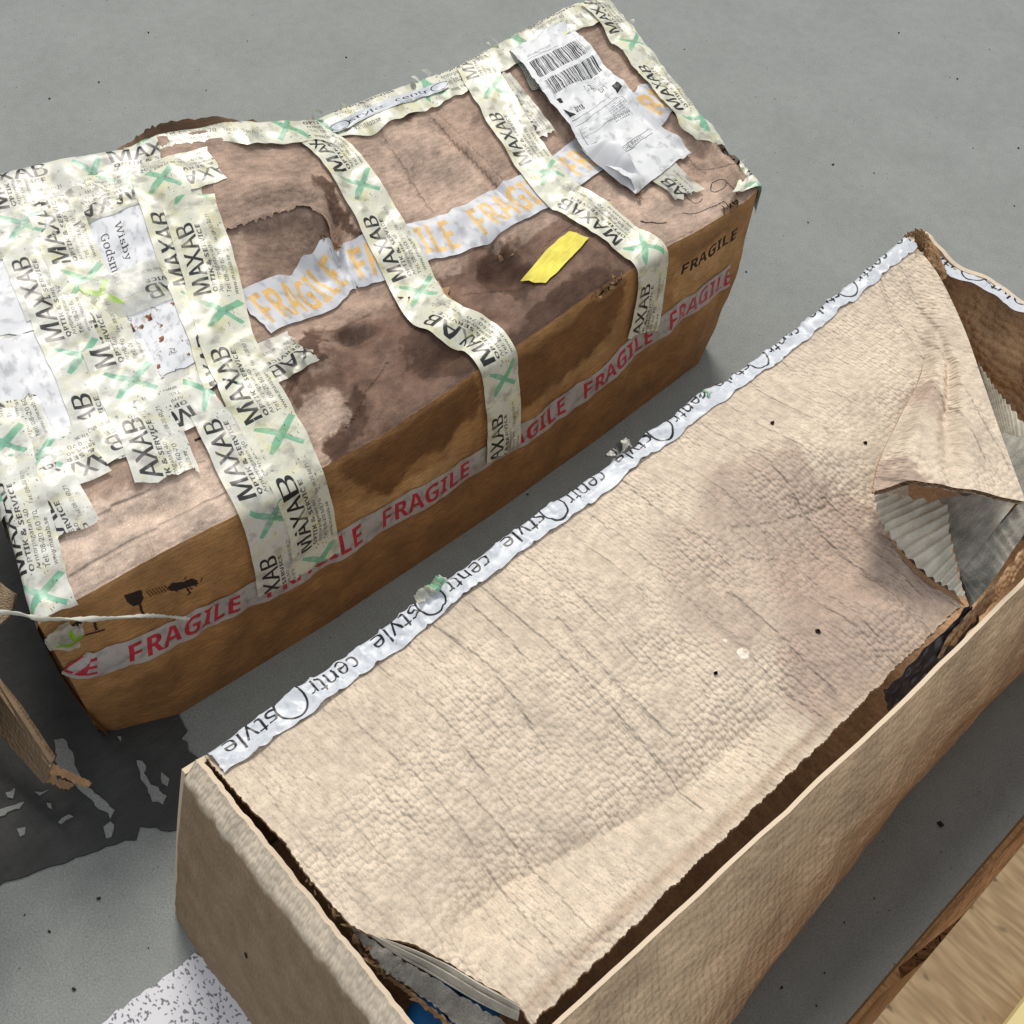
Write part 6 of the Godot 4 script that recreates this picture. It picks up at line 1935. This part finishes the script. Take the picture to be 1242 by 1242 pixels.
func make_crate() -> void:
	var z0 := 0.072
	var top := 0.243
	var x0 := 0.28
	var x1 := 1.75
	var o := thing("wooden_crate", "pale wooden crate with knotty top board and chipboard side at the lower right", "crate", Vector3(1.0, 0, 0.3))
	var mid := (x0 + x1) * 0.5
	for k in 3:
		var b := nb()
		var y := top - 0.0019 - 0.0040 * k
		add_box(b, Vector3(mid, y, z0 + 0.3 - 0.004 + 0.0014 * ((k * 2) % 3)), Vector3(x1 - x0, 0, 0), Vector3(0, 0.0037, 0), Vector3(0, 0, 0.6))
		put("top_board" if k == 0 else "ply_layer", b, M.ply if k == 0 else (M.ply_dark if k == 1 else M.ply_light), o)
	# side: rail under the top, chipboard posts with dark hollows between, rail on the floor
	var b := nb()
	add_box(b, Vector3(mid, top - 0.022, z0 + 0.016), Vector3(x1 - x0, 0, 0), Vector3(0, 0.018, 0), Vector3(0, 0, 0.022))
	put("upper_rail", b, M.ply_mid, o)
	for e in [[0.29, 0.455, 0.003], [0.487, 0.615, 0.0], [0.63, 0.98, 0.003], [1.02, 1.30, 0.0], [1.34, 1.73, 0.003]]:
		b = nb()
		add_box(b, Vector3((e[0] + e[1]) * 0.5, 0.121, z0 + 0.010 + e[2]), Vector3(e[1] - e[0], 0, 0), Vector3(0, 0.178, 0), Vector3(0, 0, 0.018))
		put("chipboard_panel" if e[2] == 0.0 else "side_board", b, M.chip if e[2] == 0.0 else M.ply_mid, o)
	b = nb()
	add_box(b, Vector3(mid, 0.016, z0 + 0.012), Vector3(x1 - x0, 0, 0), Vector3(0, 0.030, 0), Vector3(0, 0, 0.024))
	put("floor_rail", b, M.ply_mid, o)
	b = nb()
	add_box(b, Vector3(mid, 0.12, z0 + 0.09), Vector3(x1 - x0, 0, 0), Vector3(0, 0.215, 0), Vector3(0, 0, 0.012))
	put("inner_board", b, M.ply_dark, o)
	b = nb()
	add_box(b, Vector3(x0 + 0.006, 0.119, z0 + 0.29), Vector3(0.012, 0, 0), Vector3(0, 0.222, 0), Vector3(0, 0, 0.52))
	put("end_board", b, M.ply, o)
	b = nb()
	add_box(b, Vector3(x1 - 0.006, 0.119, z0 + 0.29), Vector3(0.012, 0, 0), Vector3(0, 0.222, 0), Vector3(0, 0, 0.52))
	put("end_board", b, M.ply, o)
	var q := PackedVector3Array([Vector3(0.4041, 0.25, 0.1264), Vector3(0.4311, 0.25, 0.1287)])
	b = nb()
	add_box(b, Vector3(0.82, top + 0.006, (q[0].z + q[1].z) * 0.5 + 0.03), Vector3(1.06, 0, 0), Vector3(0, 0.012, 0), Vector3(0, 0, 0.06))
	put("top_batten", b, flat(Color8(206, 190, 136), 0.6), o)


# ---------------------------------------------------------------- crumbs

func make_small_things() -> void:
	var b := nb()
	rng.seed = 55
	for q in PackedVector3Array([Vector3(1.7356, 0, -0.7017), Vector3(1.7293, 0, -0.7121), Vector3(0.4199, 0, 0.0458), Vector3(0.4087, 0, 0.0155), Vector3(0.4967, 0, 0.0178), Vector3(1.2526, 0, -1.2184), Vector3(1.1908, 0, -1.0397), Vector3(1.8566, 0, -0.7186), Vector3(1.4448, 0, -0.8506), Vector3(1.3854, 0, -0.6883), Vector3(1.0986, 0, -0.6152), Vector3(1.5969, 0, -0.578), Vector3(1.0959, 0, -0.6809), Vector3(1.2497, 0, -0.6275), Vector3(1.4204, 0, -0.6372), Vector3(0.9732, 0, -1.3364), Vector3(0.8765, 0, -1.4632), Vector3(0.7666, 0, -1.5714), Vector3(0.5611, 0, -1.5086), Vector3(0.6386, 0, -1.5023), Vector3(0.7527, 0, -1.3917), Vector3(0.7588, 0, -0.5998), Vector3(0.6076, 0, -0.5271), Vector3(0.6435, 0, 0.0223), Vector3(0.5355, 0, 0.0228), Vector3(0.4476, 0, 0.0332), Vector3(-0.04, 0, -0.4443), Vector3(0.0065, 0, -0.4415), Vector3(0.0158, 0, -0.3765), Vector3(-0.0487, 0, -0.3882), Vector3(-0.0487, 0, -0.4709), Vector3(1.429, 0, -1.0312), Vector3(1.7681, 0, -0.8439), Vector3(1.5278, 0, -0.4588), Vector3(1.656, 0, -0.5333)]):
		var s := rng.randf_range(0.0007, 0.0017) * (2.0 if q.z > 0.0 and q.x < 0.66 and q.x > 0.6 else 1.0)
		var a := rng.randf_range(0, TAU)
		add_box(b, q + Vector3(0, s * 0.5, 0), Vector3(cos(a), 0.2, sin(a)) * s * 1.8, Vector3(-0.2, 1, 0) * s, Vector3(-sin(a), 0, cos(a)) * s * 1.2)
	var g := put("floor_grit", b, flat(Color8(44, 42, 42), 0.9))
	g.set_meta("kind", "stuff")
	g.set_meta("label", "dark crumbs scattered over the grey floor")
	g.set_meta("category", "grit")
